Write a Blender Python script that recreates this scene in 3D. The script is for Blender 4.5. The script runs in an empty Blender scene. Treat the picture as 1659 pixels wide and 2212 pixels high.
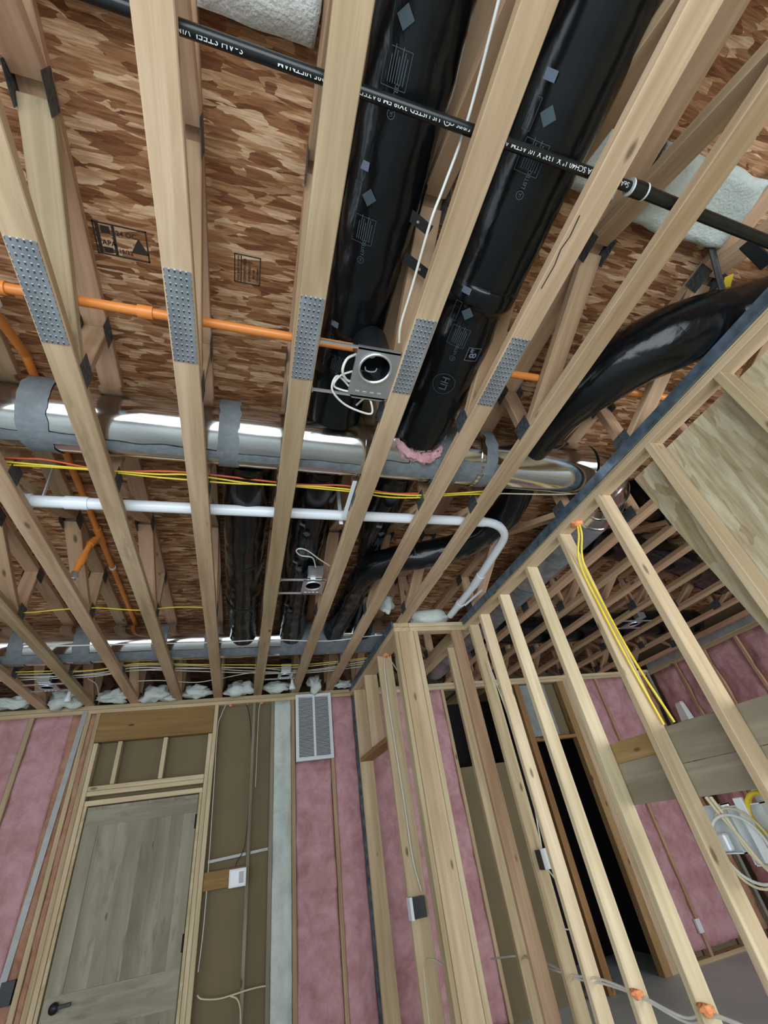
import bpy, bmesh, math, random
from mathutils import Vector, Matrix, noise
R = random.Random(7)
# ------------------------------------------------------------------ camera
CH = 1.45
CX, CY = 829.5, 1106.0
FPX = 925.3773554610033
AX = Vector((0.95562388, 0.05564392, 0.28928661))      # room X in camera coordinates (right, down, forward)
AY = Vector((-0.26129726, 0.61358554, 0.74514195))
AZ = Vector((-0.13603946, -0.78766524, 0.6008966))
cam_d = bpy.data.cameras.new('camera'); cam = bpy.data.objects.new('camera', cam_d)
bpy.context.scene.collection.objects.link(cam); bpy.context.scene.camera = cam
cam_d.sensor_fit = 'HORIZONTAL'; cam_d.sensor_width = 36.0; cam_d.lens = FPX / 1659 * 36; cam_d.clip_start = 0.02
cam.matrix_world = Matrix(((AX[0], -AX[1], -AX[2], 0), (AY[0], -AY[1], -AY[2], 0), (AZ[0], -AZ[1], -AZ[2], CH), (0, 0, 0, 1)))
sc = bpy.context.scene
sc.view_settings.view_transform = 'Standard'; sc.view_settings.look = 'None'
sc.view_settings.gamma = 1; sc.view_settings.use_curve_mapping = False
sc.view_settings.exposure = 0.15
sc.cycles.use_denoising = True
sc.cycles.max_bounces = 8; sc.cycles.diffuse_bounces = 5; sc.cycles.glossy_bounces = 4
sc.cycles.sample_clamp_indirect = 6
# ------------------------------------------------------------------ world and daylight
W = bpy.data.worlds.new('sky'); sc.world = W; W.use_nodes = True
W.node_tree.nodes['Background'].inputs[0].default_value = (0.72, 0.86, 1.0, 1)
W.node_tree.nodes['Background'].inputs[1].default_value = 0.9
YB = -1.9
def area(name, loc, rot, sx, sy, power, col):
    l = bpy.data.lights.new(name, 'AREA'); l.shape = 'RECTANGLE'; l.size = sx; l.size_y = sy
    l.energy = power; l.color = col
    o = bpy.data.objects.new(name, l); sc.collection.objects.link(o); o.location = loc; o.rotation_euler = rot
    return o
# daylight coming in through the window openings behind the camera, on the left and in the room beyond the partition
area('daylight_rear', (-0.9, YB + .08, 1.5), (math.radians(108), 0, 0), 4.2, 1.9, 128, (0.86, 0.94, 1.0))
area('daylight_left', (-3.9, 0.2, 1.5), (math.radians(92), 0, math.radians(-90)), 3.0, 1.7, 38, (0.86, 0.94, 1.0))
area('daylight_side_room', (4.0, YB + .08, 1.35), (math.radians(92), 0, 0), 2.4, 1.9, 135, (0.88, 0.94, 1.0))

# ------------------------------------------------------------------ helpers
C = sc.collection
def ray(u, v):
    d = Vector((u - CX, v - CY, FPX)); return Vector((d.dot(AX), d.dot(AY), d.dot(AZ)))
def at(u, v, z=None, y=None, x=None):
    r = ray(u, v)
    k = (z - CH) / r.z if z is not None else (y / r.y if y is not None else x / r.x)
    return Vector((r.x * k, r.y * k, CH + r.z * k))
def props(o, label=None, cat=None, group=None, kind=None):
    if label: o['label'] = label
    if cat: o['category'] = cat
    if group: o['group'] = group
    if kind: o['kind'] = kind
    return o
def empty(name, loc, label, cat, group=None, rz=0):
    o = bpy.data.objects.new(name, None); C.objects.link(o); o.location = loc; o.rotation_euler = (0, 0, rz)
    o.empty_display_size = 0.05
    return props(o, label, cat, group)
def link(name, me, mat, parent=None, label=None, cat=None, group=None, kind=None, smooth=False):
    if mat is not None and not me.materials: me.materials.append(mat)
    if smooth:
        for p in me.polygons: p.use_smooth = True
    o = bpy.data.objects.new(name, me); C.objects.link(o)
    if parent is not None: o.parent = parent
    return props(o, label, cat, group, kind)
def wm(o):
    return Matrix.Identity(4) if o is None else wm(o.parent) @ o.matrix_basis
def local(parent, p):
    return wm(parent).inverted() @ Vector(p) if parent is not None else Vector(p)
def bm_mesh(bm, name='m'):
    me = bpy.data.meshes.new(name); bmesh.ops.recalc_face_normals(bm, faces=bm.faces); bm.to_mesh(me); bm.free(); return me
def bbox(bm, x0, x1, y0, y1, z0, z1, bev=0.0):
    vs = [bm.verts.new((x, y, z)) for x in (x0, x1) for y in (y0, y1) for z in (z0, z1)]
    fs = []
    for f in ((0, 1, 3, 2), (4, 6, 7, 5), (0, 4, 5, 1), (2, 3, 7, 6), (0, 2, 6, 4), (1, 5, 7, 3)):
        fs.append(bm.faces.new([vs[i] for i in f]))
    if bev:
        es = set(e for f in fs for e in f.edges)
        bmesh.ops.bevel(bm, geom=list(es), offset=bev, segments=1, affect='EDGES')
    return vs
def box(name, x0, x1, y0, y1, z0, z1, mat, parent=None, bev=0.0, **k):
    c = Vector(((x0 + x1) / 2, (y0 + y1) / 2, (z0 + z1) / 2)); dx, dy, dz = abs(x1 - x0) / 2, abs(y1 - y0) / 2, abs(z1 - z0) / 2
    bm = bmesh.new(); bbox(bm, -dx, dx, -dy, dy, -dz, dz, bev)
    o = link(name, bm_mesh(bm, name), mat, parent, **k); o.matrix_basis = wm(parent).inverted() @ Matrix.Translation(c)
    return o
def board(name, a, b, w, t, wdir, mat, parent=None, bev=0.003, rough=0.0, **k):
    """a length of timber from a to b: w wide along wdir, t thick; the grain runs along its own X axis"""
    a, b = Vector(a), Vector(b); L = (b - a).length; ex = (b - a).normalized()
    ey = Vector(wdir); ey = (ey - ex * ey.dot(ex)).normalized(); ez = ex.cross(ey)
    bm = bmesh.new(); bbox(bm, -L / 2, L / 2, -w / 2, w / 2, -t / 2, t / 2, bev)
    o = link(name, bm_mesh(bm, name), mat, parent, **k)
    m = Matrix((ex, ey, ez)).transposed().to_4x4(); m.translation = (a + b) / 2
    o.matrix_basis = wm(parent).inverted() @ m
    return o
def smooth_path(pts, n=8):
    pts = [Vector(p) for p in pts]
    if len(pts) < 3: return pts
    out = []
    P = [pts[0] * 2 - pts[1]] + pts + [pts[-1] * 2 - pts[-2]]
    for i in range(1, len(P) - 2):
        p0, p1, p2, p3 = P[i - 1], P[i], P[i + 1], P[i + 2]
        for j in range(n):
            t = j / n
            out.append(0.5 * ((2 * p1) + (p2 - p0) * t + (2 * p0 - 5 * p1 + 4 * p2 - p3) * t * t + (3 * p1 - p0 - 3 * p2 + p3) * t ** 3))
    out.append(pts[-1]); return out
def tube_mesh(pts, r, seg=12, wr=0.0, caps=True, seed=0, flat=1.0, up=None):
    bm = bmesh.new(); n = len(pts); rings = []
    t0 = (pts[1] - pts[0]).normalized()
    nrm = Vector(up) if up else (Vector((0, 0, 1)) if abs(t0.z) < 0.9 else Vector((1, 0, 0)))
    for i, p in enumerate(pts):
        t = (pts[min(i + 1, n - 1)] - pts[max(i - 1, 0)]).normalized()
        nrm = (nrm - t * nrm.dot(t)).normalized(); bi = t.cross(nrm)
        rr = r[i] if isinstance(r, (list, tuple)) else r
        ring = []
        for s in range(seg):
            a = 2 * math.pi * s / seg; q = rr
            if wr:
                q = rr * (1 + wr * noise.noise(Vector((i * 0.42 + seed, math.cos(a) * 1.6, math.sin(a) * 1.6))) + wr * 0.5 * noise.noise(Vector((i * 1.3, a * 3 + seed, 5))))
            ring.append(bm.verts.new(p + nrm * q * math.cos(a) * flat + bi * q * math.sin(a)))
        rings.append(ring)
    for i in range(n - 1):
        for s in range(seg):
            bm.faces.new((rings[i][s], rings[i][(s + 1) % seg], rings[i + 1][(s + 1) % seg], rings[i + 1][s]))
    if caps:
        bm.faces.new([bm.verts.new(v.co) for v in rings[0][::-1]]); bm.faces.new([bm.verts.new(v.co) for v in rings[-1]])
    return bm_mesh(bm, 'tube')
def tube(name, pts, r, mat, parent=None, seg=12, wr=0.0, sm=0, seed=0, caps=True, flat=1.0, up=None, **k):
    pts = [Vector(p) for p in pts]
    if sm: pts = smooth_path(pts, sm)
    o0 = pts[0].copy()
    me = tube_mesh([local(parent, p) for p in pts] if parent is not None else [p - o0 for p in pts], r, seg, wr, caps, seed, flat, up)
    o = link(name, me, mat, parent, smooth=True, **k)
    if parent is None: o.location = o0
    return o
def lathe_mesh(prof, seg=32, axis='Z'):
    bm = bmesh.new(); rings = []
    for (r, z) in prof:
        rings.append([bm.verts.new((r * math.cos(2 * math.pi * s / seg), r * math.sin(2 * math.pi * s / seg), z)) for s in range(seg)])
    for i in range(len(prof) - 1):
        for s in range(seg):
            bm.faces.new((rings[i][s], rings[i][(s + 1) % seg], rings[i + 1][(s + 1) % seg], rings[i + 1][s]))
    return bm_mesh(bm, 'lathe')
def text_poly(s, size, bold=.018):
    cu = bpy.data.curves.new('lettering', 'FONT'); cu.body = s; cu.size = size; cu.resolution_u = 2; cu.offset = size * bold
    ob = bpy.data.objects.new('lettering', cu); me = bpy.data.meshes.new_from_object(ob)
    vs = [(v.co.x, v.co.y) for v in me.vertices]; fs = [tuple(p.vertices) for p in me.polygons]
    bpy.data.objects.remove(ob); bpy.data.curves.remove(cu); bpy.data.meshes.remove(me)
    return vs, fs
def rect_poly(u0, u1, v0, v1):
    return [(u0, v0), (u1, v0), (u1, v1), (u0, v1)], [(0, 1, 2, 3)]
def frame_poly(u0, u1, v0, v1, t):
    vs, fs = [], []
    for r in ((u0, u1, v0, v0 + t), (u0, u1, v1 - t, v1), (u0, u0 + t, v0, v1), (u1 - t, u1, v0, v1)):
        a, f = rect_poly(*r); k = len(vs); vs += a; fs += [tuple(i + k for i in q) for q in f]
    return vs, fs
def ring_poly(cu_, cv, r, t, n=20):
    vs = []; fs = []
    for i in range(n):
        a = 2 * math.pi * i / n; vs.append((cu_ + r * math.cos(a), cv + r * math.sin(a))); vs.append((cu_ + (r - t) * math.cos(a), cv + (r - t) * math.sin(a)))
    for i in range(n):
        j = (i + 1) % n; fs.append((2 * i, 2 * j, 2 * j + 1, 2 * i + 1))
    return vs, fs
def offset_poly(p, du, dv, s=1.0):
    return [(u * s + du, v * s + dv) for u, v in p[0]], p[1]
def merge_poly(*ps):
    vs, fs = [], []
    for p in ps:
        k = len(vs); vs += p[0]; fs += [tuple(i + k for i in q) for q in p[1]]
    return vs, fs
def poly_obj(name, poly, fn, mat, parent, sub=True, **k):
    """lay flat printing onto a surface: fn turns (u, v) into a point of the surface"""
    bm = bmesh.new(); vs = [bm.verts.new((u, v, 0)) for u, v in poly[0]]
    for f in poly[1]:
        try: bm.faces.new([vs[i] for i in f])
        except ValueError: pass
    # cut the printing into narrow bands so that it follows the curve it lies on
    step = .012 if sub else .002
    v0, v1 = min(v.co.y for v in bm.verts), max(v.co.y for v in bm.verts)
    cut = v0 + step
    while cut < v1 and (sub or v1 - v0 < .04):
        bmesh.ops.bisect_plane(bm, geom=bm.verts[:] + bm.edges[:] + bm.faces[:], dist=1e-7, plane_co=(0, cut, 0), plane_no=(0, 1, 0)); cut += step
    for v in bm.verts:
        p = fn(v.co.x, v.co.y); v.co = local(parent, p)
    me = bpy.data.meshes.new(name); bm.to_mesh(me); bm.free()
    return link(name, me, mat, parent, **k)

# ------------------------------------------------------------------ materials
def nt(name):
    m = bpy.data.materials.new(name); m.use_nodes = True; t = m.node_tree; b = t.nodes['Principled BSDF']
    return m, t, b
def N(t, typ, **k):
    n = t.nodes.new(typ)
    for a, v in k.items(): setattr(n, a, v)
    return n
def S(n, **k):
    for a, v in k.items():
        n.inputs[a.replace('_', ' ')].default_value = v
    return n
def rgba(c): return (c[0], c[1], c[2], 1)
def ramp(t, stops):
    n = N(t, 'ShaderNodeValToRGB'); e = n.color_ramp.elements
    e[0].position, e[0].color = stops[0][0], rgba(stops[0][1]); e[1].position, e[1].color = stops[-1][0], rgba(stops[-1][1])
    for p, c in stops[1:-1]:
        q = e.new(p); q.color = rgba(c)
    return n
def coords(t, scale, rot=(0, 0, 0), rnd=True, use='Object'):
    tc = N(t, 'ShaderNodeTexCoord'); mp = N(t, 'ShaderNodeMapping'); mp.inputs['Scale'].default_value = scale; mp.inputs['Rotation'].default_value = rot
    t.links.new(tc.outputs[use], mp.inputs[0])
    if rnd:
        oi = N(t, 'ShaderNodeObjectInfo'); mu = N(t, 'ShaderNodeMath', operation='MULTIPLY'); mu.inputs[1].default_value = 53.7
        t.links.new(oi.outputs['Random'], mu.inputs[0]); t.links.new(mu.outputs[0], mp.inputs['Location'])
    return mp
def plain(name, col, rough=0.6, metal=0.0, var=0.12, nscale=9, bump=0.0, spec=0.5):
    m, t, b = nt(name)
    mp = coords(t, (nscale,) * 3); no = N(t, 'ShaderNodeTexNoise'); S(no, Scale=1.0, Detail=5.0); t.links.new(mp.outputs[0], no.inputs[0])
    r = ramp(t, [(0.25, [c * (1 - var) for c in col]), (0.75, [min(1, c * (1 + var)) for c in col])])
    t.links.new(no.outputs[0], r.inputs[0]); t.links.new(r.outputs[0], b.inputs['Base Color'])
    S(b, Roughness=rough, Metallic=metal); b.inputs['Specular IOR Level'].default_value = spec
    if bump:
        bp = N(t, 'ShaderNodeBump'); S(bp, Strength=bump, Distance=0.01); t.links.new(no.outputs[0], bp.inputs['Height']); t.links.new(bp.outputs[0], b.inputs['Normal'])
    return m
def wood(name, dark, light, knots=True, stain=0.0, ring=1.0):
    m, t, b = nt(name)
    mp = coords(t, (1.3, 26 * ring, 26 * ring)); n1 = N(t, 'ShaderNodeTexNoise'); S(n1, Scale=1.0, Detail=6.0, Roughness=0.6, Distortion=0.7); t.links.new(mp.outputs[0], n1.inputs[0])
    mp2 = coords(t, (0.9, 4, 4)); n2 = N(t, 'ShaderNodeTexNoise'); S(n2, Scale=1.0, Detail=3.0); t.links.new(mp2.outputs[0], n2.inputs[0])
    mx = N(t, 'ShaderNodeMath', operation='ADD'); t.links.new(n1.outputs[0], mx.inputs[0]); t.links.new(n2.outputs[0], mx.inputs[1])
    hf = N(t, 'ShaderNodeMath', operation='MULTIPLY'); hf.inputs[1].default_value = 0.5; t.links.new(mx.outputs[0], hf.inputs[0])
    mid = [(a + c) / 2 for a, c in zip(dark, light)]
    rp = ramp(t, [(0.34, dark), (0.5, mid), (0.62, light)]); t.links.new(hf.outputs[0], rp.inputs[0])
    out = rp.outputs[0]
    if knots:
        mk = coords(t, (4.0, 11, 11)); vo = N(t, 'ShaderNodeTexVoronoi'); S(vo, Scale=1.0); t.links.new(mk.outputs[0], vo.inputs[0])
        kr = ramp(t, [(0.0, (1, 1, 1)), (0.085, (0.9, 0.9, 0.9)), (0.15, (0, 0, 0))]); t.links.new(vo.outputs['Distance'], kr.inputs[0])
        # only some cells have a knot
        gt = N(t, 'ShaderNodeMath', operation='GREATER_THAN'); gt.inputs[1].default_value = 0.62
        sp = N(t, 'ShaderNodeSeparateColor'); t.links.new(vo.outputs['Color'], sp.inputs[0]); t.links.new(sp.outputs[0], gt.inputs[0])
        mm = N(t, 'ShaderNodeMath', operation='MULTIPLY'); t.links.new(kr.outputs[0], mm.inputs[0]); t.links.new(gt.outputs[0], mm.inputs[1])
        mixk = N(t, 'ShaderNodeMix', data_type='RGBA'); t.links.new(mm.outputs[0], mixk.inputs[0]); t.links.new(out, mixk.inputs[6]); mixk.inputs[7].default_value = rgba([c * 0.42 for c in dark]); out = mixk.outputs[2]
    oi = N(t, 'ShaderNodeObjectInfo'); hs = N(t, 'ShaderNodeHueSaturation')
    mr = N(t, 'ShaderNodeMapRange'); S(mr, To_Min=0.86, To_Max=1.12); t.links.new(oi.outputs['Random'], mr.inputs[0]); t.links.new(mr.outputs[0], hs.inputs['Value'])
    mh = N(t, 'ShaderNodeMapRange'); S(mh, To_Min=0.508, To_Max=0.492); t.links.new(oi.outputs['Random'], mh.inputs[0]); t.links.new(mh.outputs[0], hs.inputs['Hue'])
    t.links.new(out, hs.inputs['Color']); out = hs.outputs[0]
    if stain:
        ms = coords(t, (2.2, 9, 9)); n3 = N(t, 'ShaderNodeTexNoise'); S(n3, Scale=1.0, Detail=5.0, Roughness=0.7); t.links.new(ms.outputs[0], n3.inputs[0])
        sr = ramp(t, [(0.56, (0, 0, 0)), (0.72, (stain,) * 3)]); t.links.new(n3.outputs[0], sr.inputs[0])
        mi = N(t, 'ShaderNodeMix', data_type='RGBA'); t.links.new(sr.outputs[0], mi.inputs[0]); t.links.new(out, mi.inputs[6]); mi.inputs[7].default_value = (0.12, 0.1, 0.08, 1); out = mi.outputs[2]
    t.links.new(out, b.inputs['Base Color']); S(b, Roughness=0.72); b.inputs['Specular IOR Level'].default_value = 0.25
    bp = N(t, 'ShaderNodeBump'); S(bp, Strength=0.25, Distance=0.002); t.links.new(n1.outputs[0], bp.inputs['Height']); t.links.new(bp.outputs[0], b.inputs['Normal'])
    return m
def osb(name, cols, sc_=1.0, rot0=0.0):
    """strand board: three layers of long flat flakes, each flake one tone, the upper flake hides the lower"""
    m, t, b = nt(name); prev = None; pprev = None
    for i, (rz, sx, sy) in enumerate(((0.1, 8, 40), (-0.75, 8, 34), (0.8, 9, 38), (-0.2, 9, 46))):
        mp = coords(t, (sx * sc_, sy * sc_, sy * sc_), (0, 0, rz + rot0), rnd=False); mp.inputs['Location'].default_value = (i * 3.3, i * 7.1, i)
        ns = N(t, 'ShaderNodeTexNoise'); S(ns, Scale=1.3, Detail=2.0); t.links.new(mp.outputs[0], ns.inputs[0])
        ad = N(t, 'ShaderNodeMix', data_type='RGBA', blend_type='ADD'); ad.inputs[0].default_value = 0.4; t.links.new(mp.outputs[0], ad.inputs[6]); t.links.new(ns.outputs[1], ad.inputs[7])
        vo = N(t, 'ShaderNodeTexVoronoi', distance='EUCLIDEAN'); S(vo, Scale=1.0, Randomness=1.0); t.links.new(ad.outputs[2], vo.inputs[0])
        sp = N(t, 'ShaderNodeSeparateColor'); t.links.new(vo.outputs['Color'], sp.inputs[0])
        gm = coords(t, (6 * sc_, 150 * sc_, 60), (0, 0, rz + rot0), rnd=False); gn = N(t, 'ShaderNodeTexNoise'); S(gn, Scale=1.0, Detail=4.0, Roughness=0.7); t.links.new(gm.outputs[0], gn.inputs[0])
        gr = N(t, 'ShaderNodeMapRange'); S(gr, From_Min=0.3, From_Max=0.7, To_Min=-0.26, To_Max=0.26); t.links.new(gn.outputs[0], gr.inputs[0])
        ga = N(t, 'ShaderNodeMath', operation='ADD'); t.links.new(sp.outputs[1], ga.inputs[0]); t.links.new(gr.outputs[0], ga.inputs[1])
        rp = ramp(t, cols); t.links.new(ga.outputs[0], rp.inputs[0])
        if prev is None: prev, pprev = rp.outputs[0], sp.outputs[0]
        else:
            g = N(t, 'ShaderNodeMath', operation='GREATER_THAN'); t.links.new(sp.outputs[0], g.inputs[0]); t.links.new(pprev, g.inputs[1])
            mi = N(t, 'ShaderNodeMix', data_type='RGBA'); t.links.new(g.outputs[0], mi.inputs[0]); t.links.new(prev, mi.inputs[6]); t.links.new(rp.outputs[0], mi.inputs[7])
            mx = N(t, 'ShaderNodeMath', operation='MAXIMUM'); t.links.new(sp.outputs[0], mx.inputs[0]); t.links.new(pprev, mx.inputs[1])
            prev, pprev = mi.outputs[2], mx.outputs[0]
    fine = coords(t, (14 * sc_, 120 * sc_, 60), (0, 0, rot0), rnd=False); nf = N(t, 'ShaderNodeTexNoise'); S(nf, Scale=1.0, Detail=4.0); t.links.new(fine.outputs[0], nf.inputs[0])
    fr = ramp(t, [(0.3, (0.72, 0.7, 0.68)), (0.65, (1.08, 1.08, 1.08))]); t.links.new(nf.outputs[0], fr.inputs[0])
    mu = N(t, 'ShaderNodeMix', data_type='RGBA', blend_type='MULTIPLY'); mu.inputs[0].default_value = 1.0; t.links.new(prev, mu.inputs[6]); t.links.new(fr.outputs[0], mu.inputs[7])
    t.links.new(mu.outputs[2], b.inputs['Base Color']); S(b, Roughness=0.75); b.inputs['Specular IOR Level'].default_value = 0.2
    bp = N(t, 'ShaderNodeBump'); S(bp, Strength=0.5, Distance=0.004); t.links.new(pprev, bp.inputs['Height']); t.links.new(bp.outputs[0], b.inputs['Normal'])
    return m
def fluffy(name, dark, light, scale=6):
    m, t, b = nt(name)
    mp = coords(t, (scale,) * 3); n1 = N(t, 'ShaderNodeTexNoise'); S(n1, Scale=1.0, Detail=6.0, Roughness=0.68, Distortion=0.35); t.links.new(mp.outputs[0], n1.inputs[0])
    rp = ramp(t, [(0.3, dark), (0.62, light)]); t.links.new(n1.outputs[0], rp.inputs[0]); t.links.new(rp.outputs[0], b.inputs['Base Color'])
    mp2 = coords(t, (90,) * 3); n2 = N(t, 'ShaderNodeTexNoise'); S(n2, Scale=1.0, Detail=5.0); t.links.new(mp2.outputs[0], n2.inputs[0])
    bp = N(t, 'ShaderNodeBump'); S(bp, Strength=0.7, Distance=0.008); t.links.new(n2.outputs[0], bp.inputs['Height']); t.links.new(bp.outputs[0], b.inputs['Normal'])
    S(b, Roughness=1.0); b.inputs['Specular IOR Level'].default_value = 0.05
    return m
def plate_mat(name):
    """punched galvanised connector plate: rows of slots with bright tooth edges"""
    m, t, b = nt(name); mp = coords(t, (48, 62, 62), rnd=False)
    sp = N(t, 'ShaderNodeSeparateXYZ'); t.links.new(mp.outputs[0], sp.inputs[0])
    def fr(o, off):
        a = N(t, 'ShaderNodeMath', operation='ADD'); a.inputs[1].default_value = off; t.links.new(o, a.inputs[0])
        f = N(t, 'ShaderNodeMath', operation='FRACT'); t.links.new(a.outputs[0], f.inputs[0]); return f.outputs[0]
    def lt(o, v, op='LESS_THAN'):
        a = N(t, 'ShaderNodeMath', operation=op); a.inputs[1].default_value = v; t.links.new(o, a.inputs[0]); return a.outputs[0]
    def mul(a, c):
        q = N(t, 'ShaderNodeMath', operation='MULTIPLY'); t.links.new(a, q.inputs[0]); t.links.new(c, q.inputs[1]); return q.outputs[0]
    fx, fy = fr(sp.outputs[0], 0), fr(sp.outputs[1], 0)
    slot = mul(mul(lt(fx, 0.72), lt(fx, 0.2, 'GREATER_THAN')), mul(lt(fy, 0.62), lt(fy, 0.3, 'GREATER_THAN')))
    tooth = mul(mul(lt(fx, 0.36), lt(fx, 0.2, 'GREATER_THAN')), mul(lt(fy, 0.62), lt(fy, 0.3, 'GREATER_THAN')))
    n1 = N(t, 'ShaderNodeTexNoise'); S(n1, Scale=0.13, Detail=3.0); t.links.new(mp.outputs[0], n1.inputs[0])
    rp = ramp(t, [(0.3, (0.20, 0.225, 0.25)), (0.7, (0.36, 0.39, 0.42))]); t.links.new(n1.outputs[0], rp.inputs[0])
    m1 = N(t, 'ShaderNodeMix', data_type='RGBA'); t.links.new(slot, m1.inputs[0]); t.links.new(rp.outputs[0], m1.inputs[6]); m1.inputs[7].default_value = (0.06, 0.065, 0.07, 1)
    m2 = N(t, 'ShaderNodeMix', data_type='RGBA'); t.links.new(tooth, m2.inputs[0]); t.links.new(m1.outputs[2], m2.inputs[6]); m2.inputs[7].default_value = (0.8, 0.82, 0.85, 1)
    t.links.new(m2.outputs[2], b.inputs['Base Color']); S(b, Roughness=0.5, Metallic=0.45)
    return m

M = {}
M['chord'] = wood('truss_timber', (0.36, 0.235, 0.13), (0.61, 0.45, 0.295))
M['web'] = wood('web_timber', (0.35, 0.21, 0.12), (0.58, 0.395, 0.25))
M['chord_old'] = wood('weathered_truss_timber', (0.34, 0.235, 0.13), (0.58, 0.43, 0.27), stain=0.5)
M['web_old'] = wood('stained_web_timber', (0.36, 0.26, 0.15), (0.58, 0.45, 0.29), stain=0.75)
M['stud'] = wood('stud_timber', (0.39, 0.285, 0.155), (0.61, 0.485, 0.31))
M['stud_pale'] = wood('pale_stud_timber', (0.48, 0.37, 0.21), (0.72, 0.60, 0.40))
M['header'] = wood('header_timber', (0.22, 0.115, 0.04), (0.40, 0.235, 0.095))
M['ply'] = wood('grey_plywood', (0.20, 0.165, 0.115), (0.34, 0.295, 0.215), ring=0.6, stain=0.35)
M['ply_warm'] = wood('warm_plywood', (0.33, 0.19, 0.075), (0.50, 0.32, 0.15), ring=0.7)
M['door'] = wood('knotty_door_timber', (0.23, 0.205, 0.145), (0.38, 0.355, 0.27), stain=0.6, ring=0.35)
M['osb'] = osb('subfloor_strand_board', [(0.0, (0.17, 0.066, 0.028)), (0.3, (0.30, 0.135, 0.058)), (0.55, (0.40, 0.205, 0.10)), (0.8, (0.56, 0.33, 0.18)), (1.0, (0.72, 0.50, 0.32))])
M['osb_pale'] = osb('pale_strand_board', [(0.0, (0.40, 0.29, 0.15)), (0.4, (0.52, 0.41, 0.235)), (0.8, (0.60, 0.50, 0.31)), (1.0, (0.68, 0.58, 0.40))], 0.55)
M['brown_board'] = plain('brown_fibre_board', (0.20, 0.155, 0.085), 0.9, var=0.08, nscale=3)
M['plate'] = plate_mat('punched_steel')
M['node_plate'] = plain('dark_punched_steel', (0.10, 0.115, 0.125), 0.5, 0.5, 0.5, 60, 0.6)
M['galv'] = plain('galvanised_steel', (0.56, 0.59, 0.61), 0.38, 0.9, 0.1, 14)
M['galv_bright'] = plain('bright_zinc', (0.78, 0.80, 0.82), 0.3, 0.85, 0.06, 14)
M['strip'] = plain('zinc_strip', (0.13, 0.175, 0.22), 0.38, 0.5, 0.55, 16, 0.2)
M['strip_grey'] = plain('grey_strip', (0.36, 0.37, 0.36), 0.5, 0.3, 0.15, 12)
M['mastic'] = plain('grey_duct_mastic', (0.165, 0.19, 0.205), 0.6, 0.0, 0.22, 22, 0.6)
M['pink'] = fluffy('pink_insulation', (0.43, 0.205, 0.21), (0.63, 0.375, 0.40))
M['pink_brown'] = fluffy('dusty_pink_insulation', (0.36, 0.17, 0.10), (0.52, 0.30, 0.21), 9)
M['white_wool'] = fluffy('white_insulation', (0.50, 0.56, 0.51), (0.68, 0.74, 0.70), 5)
M['cream_wool'] = fluffy('cream_insulation', (0.55, 0.53, 0.42), (0.92, 0.94, 0.95), 4)
M['pvc'] = plain('white_plastic_pipe', (0.80, 0.84, 0.88), 0.28, 0, 0.03, 5)
M['white'] = plain('white_painted_metal', (0.78, 0.82, 0.84), 0.4, 0, 0.03, 5)
M['orange'] = plain('orange_plastic_pipe', (0.80, 0.27, 0.055), 0.35, 0, 0.1, 7)
M['black'] = plain('black_steel_pipe', (0.012, 0.014, 0.014), 0.28, 0.3, 0.3, 30)
M['black_box'] = plain('black_plastic', (0.012, 0.014, 0.018), 0.4)
M['blue_box'] = plain('blue_plastic', (0.03, 0.05, 0.16), 0.4)
M['strap'] = plain('black_strap', (0.010, 0.010, 0.011), 0.5)
M['cable_white'] = plain('white_cable_sheath', (0.66, 0.66, 0.61), 0.45)
M['cable_cream'] = plain('cream_cable_sheath', (0.62, 0.56, 0.38), 0.45)
M['cable_yellow'] = plain('yellow_cable_sheath', (0.78, 0.60, 0.04), 0.4)
M['cable_red'] = plain('orange_red_cable_sheath', (0.74, 0.14, 0.045), 0.4)
M['foam'] = plain('orange_fire_foam', (0.80, 0.30, 0.12), 0.9, 0, 0.2, 40, 0.8)
M['ink'] = plain('black_stencil_ink', (0.03, 0.024, 0.02), 0.8)
M['print'] = plain('white_print', (0.62, 0.66, 0.66), 0.6)
M['print_blue'] = plain('faded_blue_print', (0.05, 0.075, 0.09), 0.5)
M['print_tag'] = plain('pale_print_tag', (0.14, 0.17, 0.24), 0.5)
M['dark'] = plain('dark_interior', (0.012, 0.011, 0.013), 0.95)  # near-black: shade of openings put into the colour; also used on the hinges
M['dark_mirror'] = plain('dark_reflector', (0.10, 0.11, 0.12), 0.12, 0.9)
M['yellow_tag'] = plain('yellow_tag', (0.75, 0.50, 0.03), 0.6)
M['screw'] = plain('steel_screw', (0.75, 0.75, 0.75), 0.3, 0.9)
M['plastic_sheet'] = plain('grey_plastic_sheet', (0.27, 0.30, 0.29), 0.35, 0, 0.2, 12, 0.5)
M['drywall'] = plain('plain_wallboard', (0.52, 0.47, 0.38), 0.9, 0, 0.05, 3)
# galvanised sheet metal of the round ducts: clean mirror-like spangle
def duct_mat():
    m, t, b = nt('polished_sheet_metal'); mp = coords(t, (3, 10, 10), rnd=False)
    n1 = N(t, 'ShaderNodeTexNoise'); S(n1, Scale=1.0, Detail=4.0); t.links.new(mp.outputs[0], n1.inputs[0])
    rp = ramp(t, [(0.3, (0.50, 0.50, 0.50)), (0.7, (0.72, 0.71, 0.69))]); t.links.new(n1.outputs[0], rp.inputs[0]); t.links.new(rp.outputs[0], b.inputs['Base Color'])
    rr = ramp(t, [(0.3, (0.09,) * 3), (0.75, (0.2,) * 3)]); t.links.new(n1.outputs[0], rr.inputs[0]); t.links.new(rr.outputs[0], b.inputs['Roughness'])
    bp = N(t, 'ShaderNodeBump'); S(bp, Strength=0.12, Distance=0.01); t.links.new(n1.outputs[0], bp.inputs['Height']); t.links.new(bp.outputs[0], b.inputs['Normal'])
    S(b, Metallic=1.0); return m
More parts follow.
